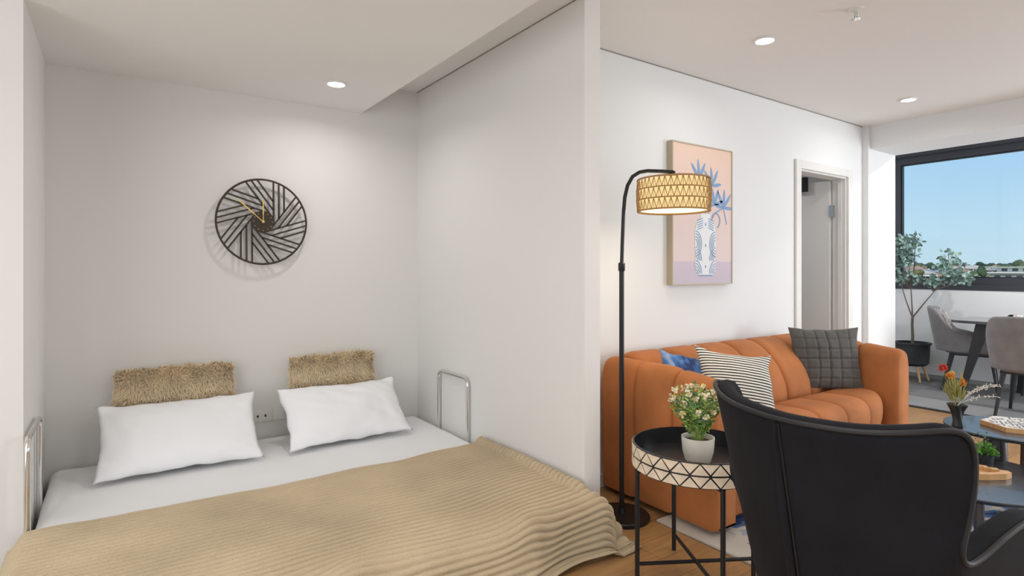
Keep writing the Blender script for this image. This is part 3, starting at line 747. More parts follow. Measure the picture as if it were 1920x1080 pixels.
for k in range(2):
    a = a_off + k * PI / 2; x, y = (bR) * math.cos(a), (bR) * math.sin(a)
    fin('cross_brace', tube(bmesh.new(), [(x, y, zb_), (-x, -y, zb_ + .0)], .0075, 10), M['black_metal'], st)
    fin('top_brace', tube(bmesh.new(), [(x, y, TZ0 - .012), (-x, -y, TZ0 - .012)], .007, 10), M['black_metal'], st)

# generic leafy blob
def leaf_quad(vs, fs, p, d, up, L, w, fold=.25):
    d = d.normalized(); s = d.cross(up)
    if s.length < .01: s = Vector((1, 0, 0))
    s.normalize(); nrm = s.cross(d); q = len(vs)
    vs += [p, p + d * L * .35 + s * w / 2 + nrm * w * fold, p + d * L * .75 + s * w * .4 + nrm * w * fold * .8, p + d * L, p + d * L * .75 - s * w * .4 + nrm * w * fold * .8, p + d * L * .35 - s * w / 2 + nrm * w * fold, p + d * L * .5]
    fs += [(q, q + 1, q + 6), (q + 1, q + 2, q + 6), (q + 2, q + 3, q + 6), (q + 3, q + 4, q + 6), (q + 4, q + 5, q + 6), (q + 5, q, q + 6)]
def from_lists(name, vs, fs, m, parent, smooth=0, stuff=True):
    me = bpy.data.meshes.new(name); me.from_pydata([tuple(v) for v in vs], [], fs); me.update()
    o = finm(name, me, m, parent, smooth)
    if stuff: o['kind'] = 'stuff'
    return o
def rv(r): 
    while True:
        v = Vector((r.uniform(-1, 1), r.uniform(-1, 1), r.uniform(-1, 1)))
        if .05 < v.length < 1: return v.normalized()

# flowering plant in the cream pot
px, py = W(.325 * 2.29 - .0, 2.30)
fp = thing('potted_plant', 'small cream pot of green foliage with cream blossoms on the tray side table', 'plant', (px, py, TZ0 + .030))
pot_prof = [(.001, 0), (.040, 0), (.050, .006), (.060, .045), (.064, .095), (.064, .100), (.060, .100), (.057, .08), (.001, .078)]
fin('pot', lathe(bmesh.new(), pot_prof, 40, cap0=False, cap1=False), M['pot_white'], fp)
fin('soil', lathe(bmesh.new(), [(.056, .079), (.05, .084), (.01, .087)], 20), M['soil'], fp)
r = random.Random(4); stems = bmesh.new(); V1, F1, V2, F2, VP, FP, VY, FY = [], [], [], [], [], [], [], []
for k in range(64):
    a = r.uniform(0, 2 * PI); rr = math.sqrt(r.random()) * .105; h = .10 + .12 * r.random() * (1 - .3 * rr / .1) + .02
    if k < 12: h = .17 + .05 * r.random(); rr = .03 + .08 * r.random()
    p0 = Vector((.2 * rr * math.cos(a), .2 * rr * math.sin(a), .085)); p2 = Vector((rr * math.cos(a), rr * math.sin(a), .075 + h)); p1 = (p0 + p2) / 2 + Vector((0, 0, .03))
    pts = [p0.lerp(p1, t_).lerp(p1.lerp(p2, t_), t_) for t_ in (0, .25, .5, .75, 1)]
    tube(stems, pts, .0009, 4, cap=False)
    for j in range(17):
        t_ = .2 + .8 * j / 16; p = p0.lerp(p1, t_).lerp(p1.lerp(p2, t_), t_); d = rv(r); d.z = abs(d.z) * .6
        A, Bf = (V1, F1) if r.random() < .6 else (V2, F2)
        leaf_quad(A, Bf, p, d, rv(r), r.uniform(.015, .026), r.uniform(.008, .013))
    if k < 36:
        c = p2
        for f_ in range(3):
            cc = c + rv(r) * .008
            for q_ in range(5):
                d = rv(r); A, Bf = (VP, FP) if r.random() < .85 else (VY, FY)
                leaf_quad(A, Bf, cc, d, rv(r), .013, .012, .1)
sto = fin('stems', stems, M['leaf'], fp); sto['kind'] = 'stuff'
from_lists('foliage', V1, F1, M['leaf'], fp); from_lists('dark_foliage', V2, F2, M['leaf2'], fp); from_lists('blossoms', VP, FP, M['petal'], fp); from_lists('yellow_blossoms', VY, FY, M['petal_y'], fp)

# ================================================================ charcoal wing chair
CHX, CHY, CHR = 1.384, .787, math.radians(-6)
ac = thing('wing_armchair', 'large charcoal velvet wing chair with black piping seen from behind', 'armchair', (CHX, CHY, 0), CHR)
def plan(s):
    a = abs(s); sg = 1 if s >= 0 else -1
    if a <= .55: th = a / .55 * PI / 2; return -.045 + .25 * (1 - math.cos(th)), sg * .352 * math.sin(th)
    k = (a - .55) / .45; return .205 + .45 * k, sg * (.352 - .006 * k * k)
def topz(s):
    a = abs(s)
    pts = [(0, .890), (.20, .897), (.33, .915), (.385, .922), (.412, .912), (.432, .885), (.447, .84), (.462, .77), (.476, .70), (.491, .65), (.510, .62), (.545, .605), (.60, .610), (.70, .636), (.80, .650), (.88, .645), (.95, .61), (.985, .56), (1, .50)]
    for (x0, z0_), (x1, z1_) in zip(pts, pts[1:]):
        if a <= x1:
            t_ = (a - x0) / (x1 - x0); return z0_ + (z1_ - z0_) * t_
    return pts[-1][1]
ZB = .27
def shell(s, z):
    x, y = plan(s); k = max(0, min(1, (z - ZB) / .63)); a = abs(s)
    y *= .68 + .32 * k ** .9
    x = x + .13 * (1 - k) * sm(.7, .2, a)
    w = sm(.34, .46, a) * sm(.60, .50, a)
    x += .030 * w * sm(.64, .86, z) - .030 * w * math.exp(-((z - .63) / .05) ** 2)
    return Vector((x, y, z))
cols = [0, .06, .12, .18, .24, .30, .34, .37, .395, .415, .43, .443, .455, .466, .477, .488, .50, .515, .53, .55, .58, .62, .66, .70, .75, .80, .85, .89, .92, .95, .975, 1.0]
cols = [-c for c in cols[:0:-1]] + cols
NVv = 16
vs = []; fs = []
for j in range(NVv + 1):
    for s in cols: z = ZB + (topz(s) - ZB) * j / NVv; vs.append(shell(s, z))
n_ = len(cols)
for j in range(NVv):
    for i in range(n_ - 1): a = j * n_ + i; fs.append((a, a + 1, a + 1 + n_, a + n_))
me = bpy.data.meshes.new('sh'); me.from_pydata([tuple(v) for v in vs], [], fs); me.update()
finm('shell', me, M['chair'], ac, 180, mods=[('SOLIDIFY', {'thickness': .055, 'offset': 1}), ('SUBSURF', {'levels': 1, 'render_levels': 1})])
edge = [shell(s, topz(s) - .007) for s in cols]
def outward(i, pts):
    p = pts[i]; c = Vector((.40, 0, p.z)); v = p - c; v.z = 0; return v.normalized()
ep = [edge[i] + outward(i, edge) * -.0005 for i in range(len(edge))]
pip = []
for a, b_ in zip(ep, ep[1:]): pip += [a, a.lerp(b_, .5)]
pip.append(ep[-1])
for _ in range(2): pip = [pip[0]] + [(pip[i - 1] + pip[i] * 2 + pip[i + 1]) / 4 for i in range(1, len(pip) - 1)] + [pip[-1]]
fin('piping', tube(bmesh.new(), pip, .0064, 8), M['piping'], ac)
# pleat down the middle of the outer back
pl = bmesh.new()
cp = [shell(-.0, ZB + (.874 - ZB) * k / 12) + Vector((-.0015, 0, 0)) for k in range(13)]
tube(pl, cp, .0030, 6); fin('back_seam', pl, M['piping'], ac)
def fold(u, v):
    z = ZB + (.875 - ZB) * v; wd_ = .028 * (1 - v) ** .7 + .004
    p = shell(.035 * (0.3 + u) * (wd_ / .03), z); return p + Vector((-.011 * math.sin(PI * u) - .001, .0, 0))
finm('back_pleat', grid(fold, 8, 16), M['chair'], ac, 180, mods=[('SOLIDIFY', {'thickness': .002})])
# seat
sc_ = [(.20, -.19), (.60, -.245), (.66, -.20), (.67, 0), (.66, .20), (.60, .245), (.20, .19)]
fin('seat_cushion', prism(bmesh.new(), sc_, .30, .44), M['chair'], ac, 180, mods=[('BEVEL', {'width': .035, 'segments': 4})])
fin('seat_base', prism(bmesh.new(), [(x * .97 + .01, y * .97) for x, y in sc_], .24, .30), M['chair'], ac)
for x, y in ((.24, .19), (.24, -.19), (.58, .21), (.58, -.21)):
    fin('leg', tube(bmesh.new(), [(x + (.03 if x > .4 else -.03), y * 1.1, 0), (x, y, .25)], [.010, .018], 12), M['black_leg'], ac)

# ================================================================ coffee tables
def round_top(r, z, th): return lathe(bmesh.new(), [(.001, z - th), (r - .02, z - th), (r - .004, z - th * .55), (r, z - .004), (r - .003, z), (.001, z)], 72, cap0=False, cap1=False)
ux, uy = W(2.50, 2.92)
ct = thing('coffee_table', 'higher round black coffee table carrying the dried flowers and game board', 'coffee table', (ux, uy, .012))
fin('table_top', round_top(.25, .438, .022), M['black_wood'], ct)
for (l, t_) in ((2.635, 2.90), (2.60, 3.09), (2.33, 3.03)):
    x, y = W(l, t_); fin('leg', tube(bmesh.new(), [(x - ux, y - uy, 0), (x - ux, y - uy, .418)], [.058, .050], 20), M['black_wood'], ct)
lx, ly = W(2.07, 2.60)
ct2 = thing('coffee_table', 'lower round black coffee table carrying a small plant and a wooden tray', 'coffee table', (lx, ly, .012))
fin('table_top', round_top(.36, .318, .022), M['black_wood'], ct2)
for (l, t_) in ((-.165, -.255), (.27, -.14), (.03, .29), (-.28, .12)):
    x, y = W(l, t_); fin('leg', tube(bmesh.new(), [(x * 1.06, y * 1.06, 0), (x, y, .300)], [.011, .020], 14), M['black_wood'], ct2)

# dried flower vase
vx, vy = W(2.275, 2.935)
vt = thing('flower_vase', 'twisted black vase of dried red and orange flowers with white sprigs', 'vase', (vx, vy, .451))
def vfn(u, v):
    a = 2 * PI * u; r_ = .022 + .008 * v + .012 * v ** 4 - .005 * math.sin(PI * v); r_ *= 1 + .13 * math.cos(4 * (a + 1.6 * v))
    return (r_ * math.cos(a), r_ * math.sin(a), .115 * v)
me = grid(vfn, 40, 20, True)
finm('vase', me, M['black_leg'], vt, 180, mods=[('SOLIDIFY', {'thickness': .0025, 'offset': -1})])
fin('vase_floor', lathe(bmesh.new(), [(.019, 0), (.019, .006)], 20), M['black_leg'], vt)
R2 = Vector((.8221, -.5693, 0)); F2_ = Vector((.5693, .8221, 0)); Z = Vector((0, 0, 1))
def blossom(name, c, rr, m, n_=60, seed=0):
    r = random.Random(seed); V, F = [], []
    for k in range(n_):
        d = rv(r); leaf_quad(V, F, c + d * rr * .35, d, rv(r), rr * .8, rr * .6, .15)
    return from_lists(name, V, F, m, vt)
tgt = [(-.066, .01, .300, 'red', .020), (-.036, 0, .262, 'orange', .018), (.018, -.01, .222, 'orange', .014), (.030, .005, .235, 'orange', .012), (-.012, .02, .27, 'petal_y', .012)]
bm = bmesh.new()
for i, (a, f_, z_, c_, rr) in enumerate(tgt):
    p2 = R2 * a + F2_ * f_ + Z * z_; tube(bm, [Vector((0, 0, .06)), p2 * .5 + Z * .03, p2], .0012, 5)
    blossom('blossom', p2, rr, M[c_], 60, i)
V, F = [], []; r = random.Random(9)
for k in range(90):
    p2 = R2 * r.uniform(-.055, .03) + F2_ * r.uniform(-.025, .025) + Z * r.uniform(.14, .25); leaf_quad(V, F, Vector((0, 0, .11)).lerp(p2, r.uniform(.4, 1)), (p2 - Vector((0, 0, .08))), rv(r), .045, .010)
so2 = fin('stems', bm, M['stem_dry'], vt); so2['kind'] = 'stuff'
from_lists('dried_leaves', V, F, M['stem_dry'], vt)
bm = bmesh.new()
for a, z_ in ((.225, .205), (.20, .155), (.17, .195), (.19, .215)):
    p0 = Vector((0, 0, .11)); p1 = R2 * a * .45 + Z * (z_ + .01); p2 = R2 * a + Z * z_ + F2_ * r.uniform(-.02, .02); prev = None
    pts = [p0.lerp(p1, t_ / 12).lerp(p1.lerp(p2, t_ / 12), t_ / 12) for t_ in range(13)]
    tube(bm, pts, .0011, 5)
    for q_ in pts[4:]:
        for _ in range(2): d = rv(r); tube(bm, [q_, q_ + d * .012], [.0009, .0022], 4)
wsp = fin('white_sprigs', bm, M['white_sprig'], vt); wsp['kind'] = 'stuff'

# hexagonal game board
hx, hy = W(2.575, 2.915)
gb = thing('game_board', 'hexagonal wooden game board with a black and white patterned face', 'board', (hx, hy, .4505), math.radians(-34.7))
hexp = [(.158 * math.cos(math.radians(30 + 60 * k)), .158 * math.sin(math.radians(30 + 60 * k))) for k in range(6)]
fin('board', prism(bmesh.new(), hexp, 0, .022), M['wood'], gb, 0)
fin('face', prism(bmesh.new(), [(x * .95, y * .95) for x, y in hexp], .022, .0232), mat('board_white', (.75, .72, .68), .5), gb, 0)
bm = bmesh.new(); r = random.Random(2)
for i in range(-6, 7):
    for j in range(-6, 7):
        x, y = (i + .5 * (j % 2)) * .022, j * .019
        if max(abs(x) * .866 + abs(y) * .5, abs(y)) > .125 or r.random() < .35: continue
        a = r.choice((0, PI / 3, -PI / 3)); c_, s_ = math.cos(a), math.sin(a)
        prism(bm, [(x + c_ * u - s_ * v, y + s_ * u + c_ * v) for u, v in ((-.008, -.003), (.008, -.003), (.008, .003), (-.008, .003))], .0232, .0242)
o = fin('inlay_marks', bm, mat('board_ink', (.06, .06, .08), .5), gb, 0); o['kind'] = 'stuff'

# wooden tray on the lower table
wx_, wy_ = W(2.11, 2.60)
wt = thing('wooden_tray', 'small light wooden tree-shaped tray on the lower coffee table', 'tray', (wx_, wy_, .3305), math.radians(-34.7))
out = [(-.12, -.075), (-.02, -.085), (.06, -.078), (.098, -.062), (.102, -.038), (.075, -.022), (.083, -.004), (.055, .012), (.06, .032), (.03, .048), (.03, .066), (-.01, .085), (-.06, .09), (-.12, .06)]
cx_, cy_ = -.02, 0
inn = [(cx_ + (x - cx_) * .72, cy_ + (y - cy_) * .68) for x, y in out]
fin('tray_floor', prism(bmesh.new(), out, 0, .008), M['wood'], wt, 0)
bm = bmesh.new(); N_ = len(out)
A = [[bm.verts.new((x, y, z)) for x, y in L_] for L_, z in ((out, .008), (out, .026), (inn, .026), (inn, .008))]
for k in range(4):
    for i in range(N_): bm.faces.new((A[k][i], A[k][(i + 1) % N_], A[(k + 1) % 4][(i + 1) % N_], A[(k + 1) % 4][i]))
fin('tray_rim', bm, M['wood'], wt, 0)

# small green plant on the lower table
gx, gy = W(2.265, 2.745)
gp = thing('potted_plant', 'little bright green plant in a black pot on the lower coffee table', 'plant', (gx, gy, .3305))
fin('pot', lathe(bmesh.new(), [(.001, 0), (.026, 0), (.034, .045), (.031, .045), (.001, .038)], 24, cap0=False, cap1=False), M['pot_black'], gp)
V, F, Vb, Fb = [], [], [], []; r = random.Random(6)
for k in range(240):
    d = rv(r); d.z = abs(d.z); p = Vector((d.x * .040 * r.random() ** .5, d.y * .040 * r.random() ** .5, .045 + d.z * .045 * r.random()))
    A_, B_ = (V, F) if r.random() < .7 else (Vb, Fb)
    leaf_quad(A_, B_, p, d, rv(r), .018, .013)
for k in range(5):
    d = Vector((-R2 * .6 * (k - 1.5) / 3 + Z).normalized())
    for j in range(7): leaf_quad(Vb, Fb, Z * .05 + d * (.02 + .012 * j) - R2 * .012, rv(r), rv(r), .012, .008)
from_lists('foliage', V, F, M['leaf3'], gp); from_lists('dark_foliage', Vb, Fb, M['leaf2'], gp)

# ================================================================ dining set
def dining_chair(name, label, loc, rz, quilted=False, group=None):
    o = thing(name, label, 'chair', loc, rz, group)
    def pl_(s):
        a = abs(s); sg = 1 if s >= 0 else -1
        if a <= .6: th = a / .6 * PI / 2; return -.295 + .235 * (1 - math.cos(th) ** .9), sg * .29 * math.sin(th) ** .8
        k = (a - .6) / .4; return -.06 + .31 * k, sg * (.29 - .015 * k)
    def tz(s):
        a = abs(s); return .865 - .01 * sm(0, .3, a) - .25 * sm(.26, .54, a) - .09 * sm(.54, 1, a)
    def shp(s, z):
        x, y = pl_(s); k = (z - .40) / .465; a = abs(s)
        return Vector((x - .08 * k * sm(.75, .1, a), y * (.86 + .14 * min(1, k * 1.6)), z))
    cs_ = [i / 16 - 1 for i in range(33)]; vs, fs = [], []
    for j in range(11):
        for s in cs_: z = .40 + (tz(s) - .40) * j / 10; vs.append(shp(s, z))
    for j in range(10):
        for i in range(32): a = j * 33 + i; fs.append((a, a + 1, a + 34, a + 33))
    me = bpy.data.meshes.new('dc'); me.from_pydata([tuple(v) for v in vs], [], fs); me.update()
    finm('shell', me, M['gchair'], o, 180, mods=[('SOLIDIFY', {'thickness': .04, 'offset': 1}), ('SUBSURF', {'levels': 1, 'render_levels': 1})])
    # quilted inner back: raised diamonds
    bm = bmesh.new()
    if quilted:
        for i in range(-7, 8):
            for j in range(9):
                s = i * .052 + (.026 if j % 2 else 0); z = .50 + j * .038
                if z > tz(s) - .035: continue
                def ip(ss, zz, off_):
                    p = shp(ss, zz); c = Vector((.1, 0, zz)); d_ = (c - p).normalized(); return p + d_ * (.047 + off_)
                c = ip(s, z, .010); q = [ip(s - .024, z, 0), ip(s, z - .034, 0), ip(s + .024, z, 0), ip(s, z + .034, 0)]
                vv = [bm.verts.new(v) for v in q] + [bm.verts.new(c)]
                for k in range(4): bm.faces.new((vv[k], vv[(k + 1) % 4], vv[4]))
        qd = fin('quilted_lining', bm, M['lilacpillow'], o, 0)
    fin('seat', prism(bmesh.new(), [(-.20, -.15), (-.05, -.215), (.22, -.205), (.25, -.16), (.255, 0), (.25, .16), (.22, .205), (-.05, .215), (-.20, .15), (-.235, 0)], .385, .465), M['gchair'], o, 180, mods=[('BEVEL', {'width': .02, 'segments': 3})])
    fin('under_frame', B(-.17, .19, -.17, .17, .365, .386), M['black_leg'], o)
    for x, y in ((-.15, .15), (-.15, -.15), (.17, .16), (.17, -.16)):
        fin('leg', tube(bmesh.new(), [(x + (.05 if x > 0 else -.08), y * 1.25, 0), (x, y, .375)], [.012, .021], 12), M['black_leg'], o)
    return o
dining_chair('dining_chair', 'grey velvet dining chair with quilted lining at the end of the table beside the tree', (7.37, 2.21, .004), math.radians(-75), True)
dining_chair('dining_chair', 'grey velvet dining chair seen from behind, nearest the right edge of the photo', (6.42, 1.50, .004), math.radians(0), False)
# dining table
TX0, TX1, TY0, TY1 = 6.92, 7.62, .55, 2.27
dt = thing('dining_table', 'dining table with thin dark top and slanted black legs by the window', 'table', ((TX0 + TX1) / 2, (TY0 + TY1) / 2, .004))
tcx, tcy = (TX0 + TX1) / 2, (TY0 + TY1) / 2
def rrect(x0, x1, y0, y1, r_, n_=6):
    p = []
    for cx, cy, a0 in ((x1 - r_, y1 - r_, 0), (x0 + r_, y1 - r_, 90), (x0 + r_, y0 + r_, 180), (x1 - r_, y0 + r_, 270)):
        for k in range(n_ + 1): a = math.radians(a0 + 90 * k / n_); p.append((cx + r_ * math.cos(a), cy + r_ * math.sin(a)))
    return p
fin('table_top', prism(bmesh.new(), rrect(TX0 - tcx, TX1 - tcx, TY0 - tcy, TY1 - tcy, .12), .722, .748), mat('table_top_dark', (.06, .062, .07), .12, coat=.4), dt)
for sx_ in (-1, 1):
    for sy_ in (-1, 1):
        x1, y1, x2, y2 = (-.22, sy_ * .60, -.30, sy_ * .76) if sx_ < 0 else (.22, sy_ * .34, .30, sy_ * .46)
        bm = bmesh.new(); w1, w2 = .055, .034
        a = [bm.verts.new((x2 + i * w2 / 2, y2 + j * w2 / 2, 0)) for i, j in ((-1, -1), (1, -1), (1, 1), (-1, 1))]
        b_ = [bm.verts.new((x1 + i * w1 / 2, y1 + j * w1, .722)) for i, j in ((-1, -1), (1, -1), (1, 1), (-1, 1))]
        bm.faces.new(a[::-1]); bm.faces.new(b_)
        for k in range(4): bm.faces.new((a[k], a[(k + 1) % 4], b_[(k + 1) % 4], b_[k]))
        fin('leg', bm, M['black_leg'], dt, 0)
# stool tucked in
stl = thing('stool', 'low dark stool tucked under the dining table', 'stool', (7.27, 1.62, .004))
fin('seat', B(-.16, .16, -.19, .19, .40, .455, bev=.015), M['black_leg'], stl)
for x, y in ((-.12, .15), (-.12, -.15), (.12, .15), (.12, -.15)):
    fin('leg', tube(bmesh.new(), [(x * 1.2, y * 1.25, 0), (x, y, .402)], [.011, .019], 12), M['black_leg'], stl)
# table centrepiece
cpx, cpy = 6.99, 1.80
cpiece = thing('table_centrepiece', 'small black bowl of pale dried blooms on the dining table', 'centrepiece', (7.05, 1.72, .753))
fin('bowl', lathe(bmesh.new(), [(.001, 0), (.05, 0), (.085, .03), (.08, .03), (.001, .008)], 28, cap0=False, cap1=False), M['black_metal'], cpiece)
for k, (a, b_, m_) in enumerate(((-.05, .03, 'white_sprig'), (0, 0, 'white_sprig'), (.03, .05, 'white_sprig'), (-.02, .07, 'pot_black'))):
    r = random.Random(k); V, F = [], []
    for q_ in range(50): d = rv(r); leaf_quad(V, F, Vector((a, b_, .04)) + d * .012, d, rv(r), .028, .018)
    from_lists('dried_bloom', V, F, M[m_], cpiece)

# ================================================================ eucalyptus tree
ex, ey = 7.47, 2.78
eu = thing('potted_tree', 'tall artificial eucalyptus tree in a black pot on wooden legs beside the window', 'plant', (ex, ey, .004))
fin('pot', lathe(bmesh.new(), [(.001, .17), (.12, .17), (.155, .20), (.162, .30), (.165, .405), (.18, .41), (.18, .43), (.15, .43), (.15, .39), (.001, .385)], 40, cap0=False, cap1=False), M['pot_black'], eu)
fin('soil', lathe(bmesh.new(), [(.149, .386), (.10, .395), (.01, .40)], 24), M['soil'], eu)
for k in range(4):
    a = math.radians(45 + 90 * k); fin('leg', tube(bmesh.new(), [(.165 * math.cos(a), .165 * math.sin(a), 0), (.10 * math.cos(a), .10 * math.sin(a), .172)], [.010, .015], 10), M['wood'], eu)
def bez(p0, p1, p2, n_=10): return [Vector(p0).lerp(Vector(p1), t_ / n_).lerp(Vector(p1).lerp(Vector(p2), t_ / n_), t_ / n_) for t_ in range(n_ + 1)]
fin('trunk', tube(bmesh.new(), [(0, 0, .38), (.003, 0, .5), (0, .004, .62), (0, 0, .73)], [.016, .015, .014, .013], 10), M['bark'], eu)
brs = [bez((0, 0, .71), (0, .01, 1.0), (-.02, .03, 1.35)), bez((0, 0, .71), (-.03, .10, 1.0), (-.02, .16, 1.38)), bez((0, 0, .71), (0, -.14, .92), (-.03, -.30, 1.12)),
       bez((-.01, .03, 1.05), (-.08, .10, 1.25), (-.08, .06, 1.62)), bez((-.02, -.2, 1.02), (-.06, -.38, 1.12), (-.05, -.36, 1.48)), bez((-.02, -.2, 1.02), (-.10, -.4, 1.10), (-.08, -.60, 1.16)),
       bez((-.02, .08, 1.1), (-.1, .2, 1.3), (-.10, .34, 1.28)), bez((0, .0, 1.1), (-.05, -.05, 1.4), (-.10, -.06, 1.66))]
for i, b_ in enumerate(brs): fin('branch', tube(bmesh.new(), b_, [.009 * (1 - .7 * k / 10) for k in range(11)], 6), M['bark'], eu)
V, F = [], []; r = random.Random(12); tw_ = bmesh.new()
def foliage(c, rad_, n_):
    for k in range(n_):
        d = rv(r); p = Vector(c) + Vector((d.x * rad_[0], d.y * rad_[1], d.z * rad_[2])) * r.random() ** .45
        p.x = min(p.x, .24)
        dd = rv(r); 
        tube(tw_, [p, p - (p - Vector(c)) * .35 - Z * .03], .0015, 4, cap=False)
        for q_ in range(3):
            d2 = rv(r); pp = p + d2 * .02; 
            nrm = rv(r); leaf_quad(V, F, pp, d2, nrm, r.uniform(.035, .055), r.uniform(.032, .046), .08)
foliage((-.05, .12, 1.43), (.15, .19, .20), 150); foliage((-.04, .0, 1.60), (.10, .12, .08), 22); foliage((-.06, .12, 1.18), (.12, .17, .09), 32)
foliage((-.05, -.36, 1.33), (.11, .12, .15), 36); foliage((-.05, -.42, 1.16), (.12, .24, .06), 44); foliage((-.05, -.15, 1.13), (.1, .14, .06), 24); foliage((-.1, .32, 1.29), (.04, .07, .03), 8)
t1 = fin('twigs', tw_, M['bark'], eu); t1['kind'] = 'stuff'
from_lists('foliage', V, F, M['euc'], eu)

# ================================================================ the suburb beyond the window
def terr(x, y):
    d_ = math.hypot(x, y); z = -15 + 10 * sm(150, 400, d_) + 7.5 * sm(400, 900, d_) + 1.0 * nz(x * .006, y * .006)
    return z - 20 * sm(950, 1500, d_)
me = grid(lambda u, v: (lambda d_, a: (d_ * math.cos(a), d_ * math.sin(a), terr(d_ * math.cos(a), d_ * math.sin(a))))(60 + 1500 * v, math.radians(-50 + 120 * u)), 60, 60)
gr = finm('ground_outside', me, mat('dry_grass', (.20, .19, .10), .95, var=.3, vscale=.02), None, 180); tag(gr, 'dry grassy hillside of the distant suburb', 'hill', kind='structure')
r = random.Random(31)
wallm = [mat('house_wall_cream', (.72, .66, .55), .8), mat('house_wall_white', (.80, .79, .76), .8), mat('house_wall_brick', (.45, .28, .18), .8)]
roofm = [mat('roof_terracotta', (.50, .30, .20), .8), mat('roof_grey', (.36, .35, .34), .8), mat('roof_sand', (.62, .55, .45), .8)]
winm = mat('house_window', (.05, .06, .08), .2)
def house_proto(wm, rm, w_, d_, h_):
    o = thing('house', '', 'house')
    fin('walls', B(-w_ / 2, w_ / 2, -d_ / 2, d_ / 2, -2, h_), wm, o, 0)
    bm = bmesh.new(); e_ = .6
    a = [bm.verts.new(p) for p in ((-w_ / 2 - e_, -d_ / 2 - e_, h_), (w_ / 2 + e_, -d_ / 2 - e_, h_), (w_ / 2 + e_, d_ / 2 + e_, h_), (-w_ / 2 - e_, d_ / 2 + e_, h_))]
    b_ = [bm.verts.new((0, -d_ / 2 + w_ / 2.2, h_ + 2)), bm.verts.new((0, d_ / 2 - w_ / 2.2, h_ + 2))]
    for f in ((a[0], a[1], b_[0]), (a[1], a[2], b_[1], b_[0]), (a[2], a[3], b_[1]), (a[3], a[0], b_[0], b_[1]), (a[3], a[2], a[1], a[0])): bm.faces.new(f)
    fin('roof', bm, rm, o, 0)
    for y in (-d_ * .3, 0, d_ * .3): fin('window', B(-w_ / 2 - .05, -w_ / 2 + .05, y - .8, y + .8, h_ * .35, h_ * .8), winm, o, 0)
    return o
protos = [house_proto(wallm[i], roofm[j], 9 + i, 14 + 2 * j, 3.0 + .6 * i) for i in range(3) for j in range(3)]
names = {(0, 0): 'cream house with terracotta roof', (0, 1): 'cream house with grey roof', (0, 2): 'cream house with sandy roof', (1, 0): 'white house with terracotta roof', (1, 1): 'white house with grey roof', (1, 2): 'white house with sandy roof', (2, 0): 'brick house with terracotta roof', (2, 1): 'brick house with grey roof', (2, 2): 'brick house with sandy roof'}
used = [False] * 9; placed = []
def place_ok(x, y, q):
    for a, b_ in placed:
        if (a - x) ** 2 + (b_ - y) ** 2 < q * q: return False
    placed.append((x, y)); return True
cnt = 0; tries = 0
placed.append((405, 97))
while cnt < 58 and tries < 3000:
    tries += 1
    d_ = 430 + 430 * r.random(); a = math.radians(r.uniform(5, 30))
    if d_ * math.cos(a) < 10: continue
    x, y = d_ * math.cos(a), d_ * math.sin(a)
    if not place_ok(x, y, 25): continue
    k = r.randrange(9); h_ = protos[k] if not used[k] else dup(protos[k]); used[k] = True
    h_.location = (x, y, terr(x, y) - .2); h_.rotation_euler = (0, 0, a + r.uniform(-.5, .5))
    nm = names[(k // 3, k % 3)]; h_['label'] = nm + ' in the distant suburb beyond the window'; h_['group'] = nm + 's on the far hill'; cnt += 1
# larger pale building at the right
lb = thing('house', 'large pale building with flat greenish roof at the right of the window view', 'house', (405, 97, -6.5), math.radians(13.5))
fin('walls', B(-6, 6, -15, 15, -3, 6.2), wallm[0], lb, 0); fin('roof', B(-7.5, 7.5, -17, 17, 9.2, 9.9), mat('roof_green', (.42, .47, .36), .8), lb, 0)
fin('upper_storey', B(-4.5, 5, -12, 12, 6.8, 9.2), wallm[1], lb, 0); fin('verandah_roof', B(-8, 6.5, -16, 16, 6.2, 6.8), wallm[1], lb, 0)
for k in range(6): fin('window', B(-6.06, -5.95, -12.5 + k * 4.6, -10 + k * 4.6, 2.4, 5.0), winm, lb, 0)
for k in range(5): fin('upper_window', B(-4.56, -4.45, -10 + k * 4.4, -7.6 + k * 4.4, 7.3, 8.8), winm, lb, 0)
fin('hedge', B(-12, -10.6, -18, 18, -2, 3.4), mat('hedge', (.22, .24, .08), .9, bump=.5, scale=2), lb, 0)
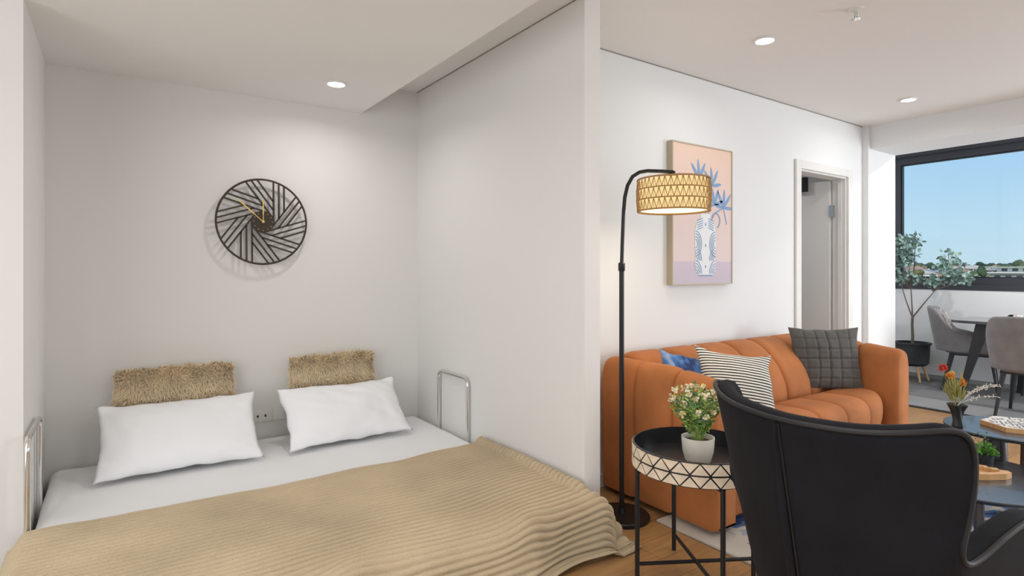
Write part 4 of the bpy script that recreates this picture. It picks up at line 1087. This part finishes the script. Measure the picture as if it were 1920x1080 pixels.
fin('garden_wall', B(-13.6, -13.2, -22, 22, -3, 1.2), mat('cream_wall', (.85, .80, .66), .8), lb, 0)
# trees
def tree_proto(m, sc, seed):
    o = thing('tree', '', 'tree'); rr = random.Random(seed)
    fin('trunk', tube(bmesh.new(), [(0, 0, -1), (0, 0, 2.4)], .25, 6), M['bark'], o)
    bm = bmesh.new()
    for k in range(7):
        c = Vector((rr.uniform(-1.6, 1.6), rr.uniform(-1.6, 1.6), rr.uniform(2.4, 4.6))) * sc; rad_ = rr.uniform(1.3, 2.1) * sc
        q_ = bmesh.ops.create_icosphere(bm, subdivisions=2, radius=rad_)
        for v in q_['verts']: v.co = v.co * (1 + .25 * noise.noise(v.co * 1.3 + Vector((seed, k, 0)))) + c
    fin('crown', bm, m, o); return o
tms = [mat('tree_dark', (.045, .075, .05), .9, var=.3, vscale=.6), mat('tree_olive', (.14, .15, .05), .9, var=.3, vscale=.6), mat('tree_mid', (.07, .11, .05), .9, var=.3, vscale=.6)]
tp = [tree_proto(tms[i], 1 + .2 * i, i) for i in range(3)]; tl = ['dark green round tree', 'olive green spreading tree', 'mid green bushy tree']; used = [False] * 3
def put_tree(k, x, y, s):
    t_ = tp[k] if not used[k] else dup(tp[k]); used[k] = True
    t_.location = (x, y, terr(x, y) - .3); t_.scale = (s, s, s * r.uniform(.8, 1.1)); t_.rotation_euler = (0, 0, r.uniform(0, 6))
    t_['label'] = tl[k] + ' among the houses of the distant suburb'; t_['group'] = tl[k] + 's beyond the window'
cnt = 0; tries = 0
while cnt < 85 and tries < 4000:
    tries += 1
    d_ = 430 + 430 * r.random(); a = math.radians(r.uniform(5, 30)); x, y = d_ * math.cos(a), d_ * math.sin(a)
    if not place_ok(x, y, 15): continue
    put_tree(r.randrange(3), x, y, r.uniform(.6, 1.1)); cnt += 1
for k in range(70):
    a = math.radians(5 + 25 * k / 70 + r.uniform(-.05, .05)); d_ = 905 + 22 * (k % 3); x, y = d_ * math.cos(a), d_ * math.sin(a)
    put_tree(0 if r.random() < .75 else 2, x, y, r.uniform(.9, 1.6))
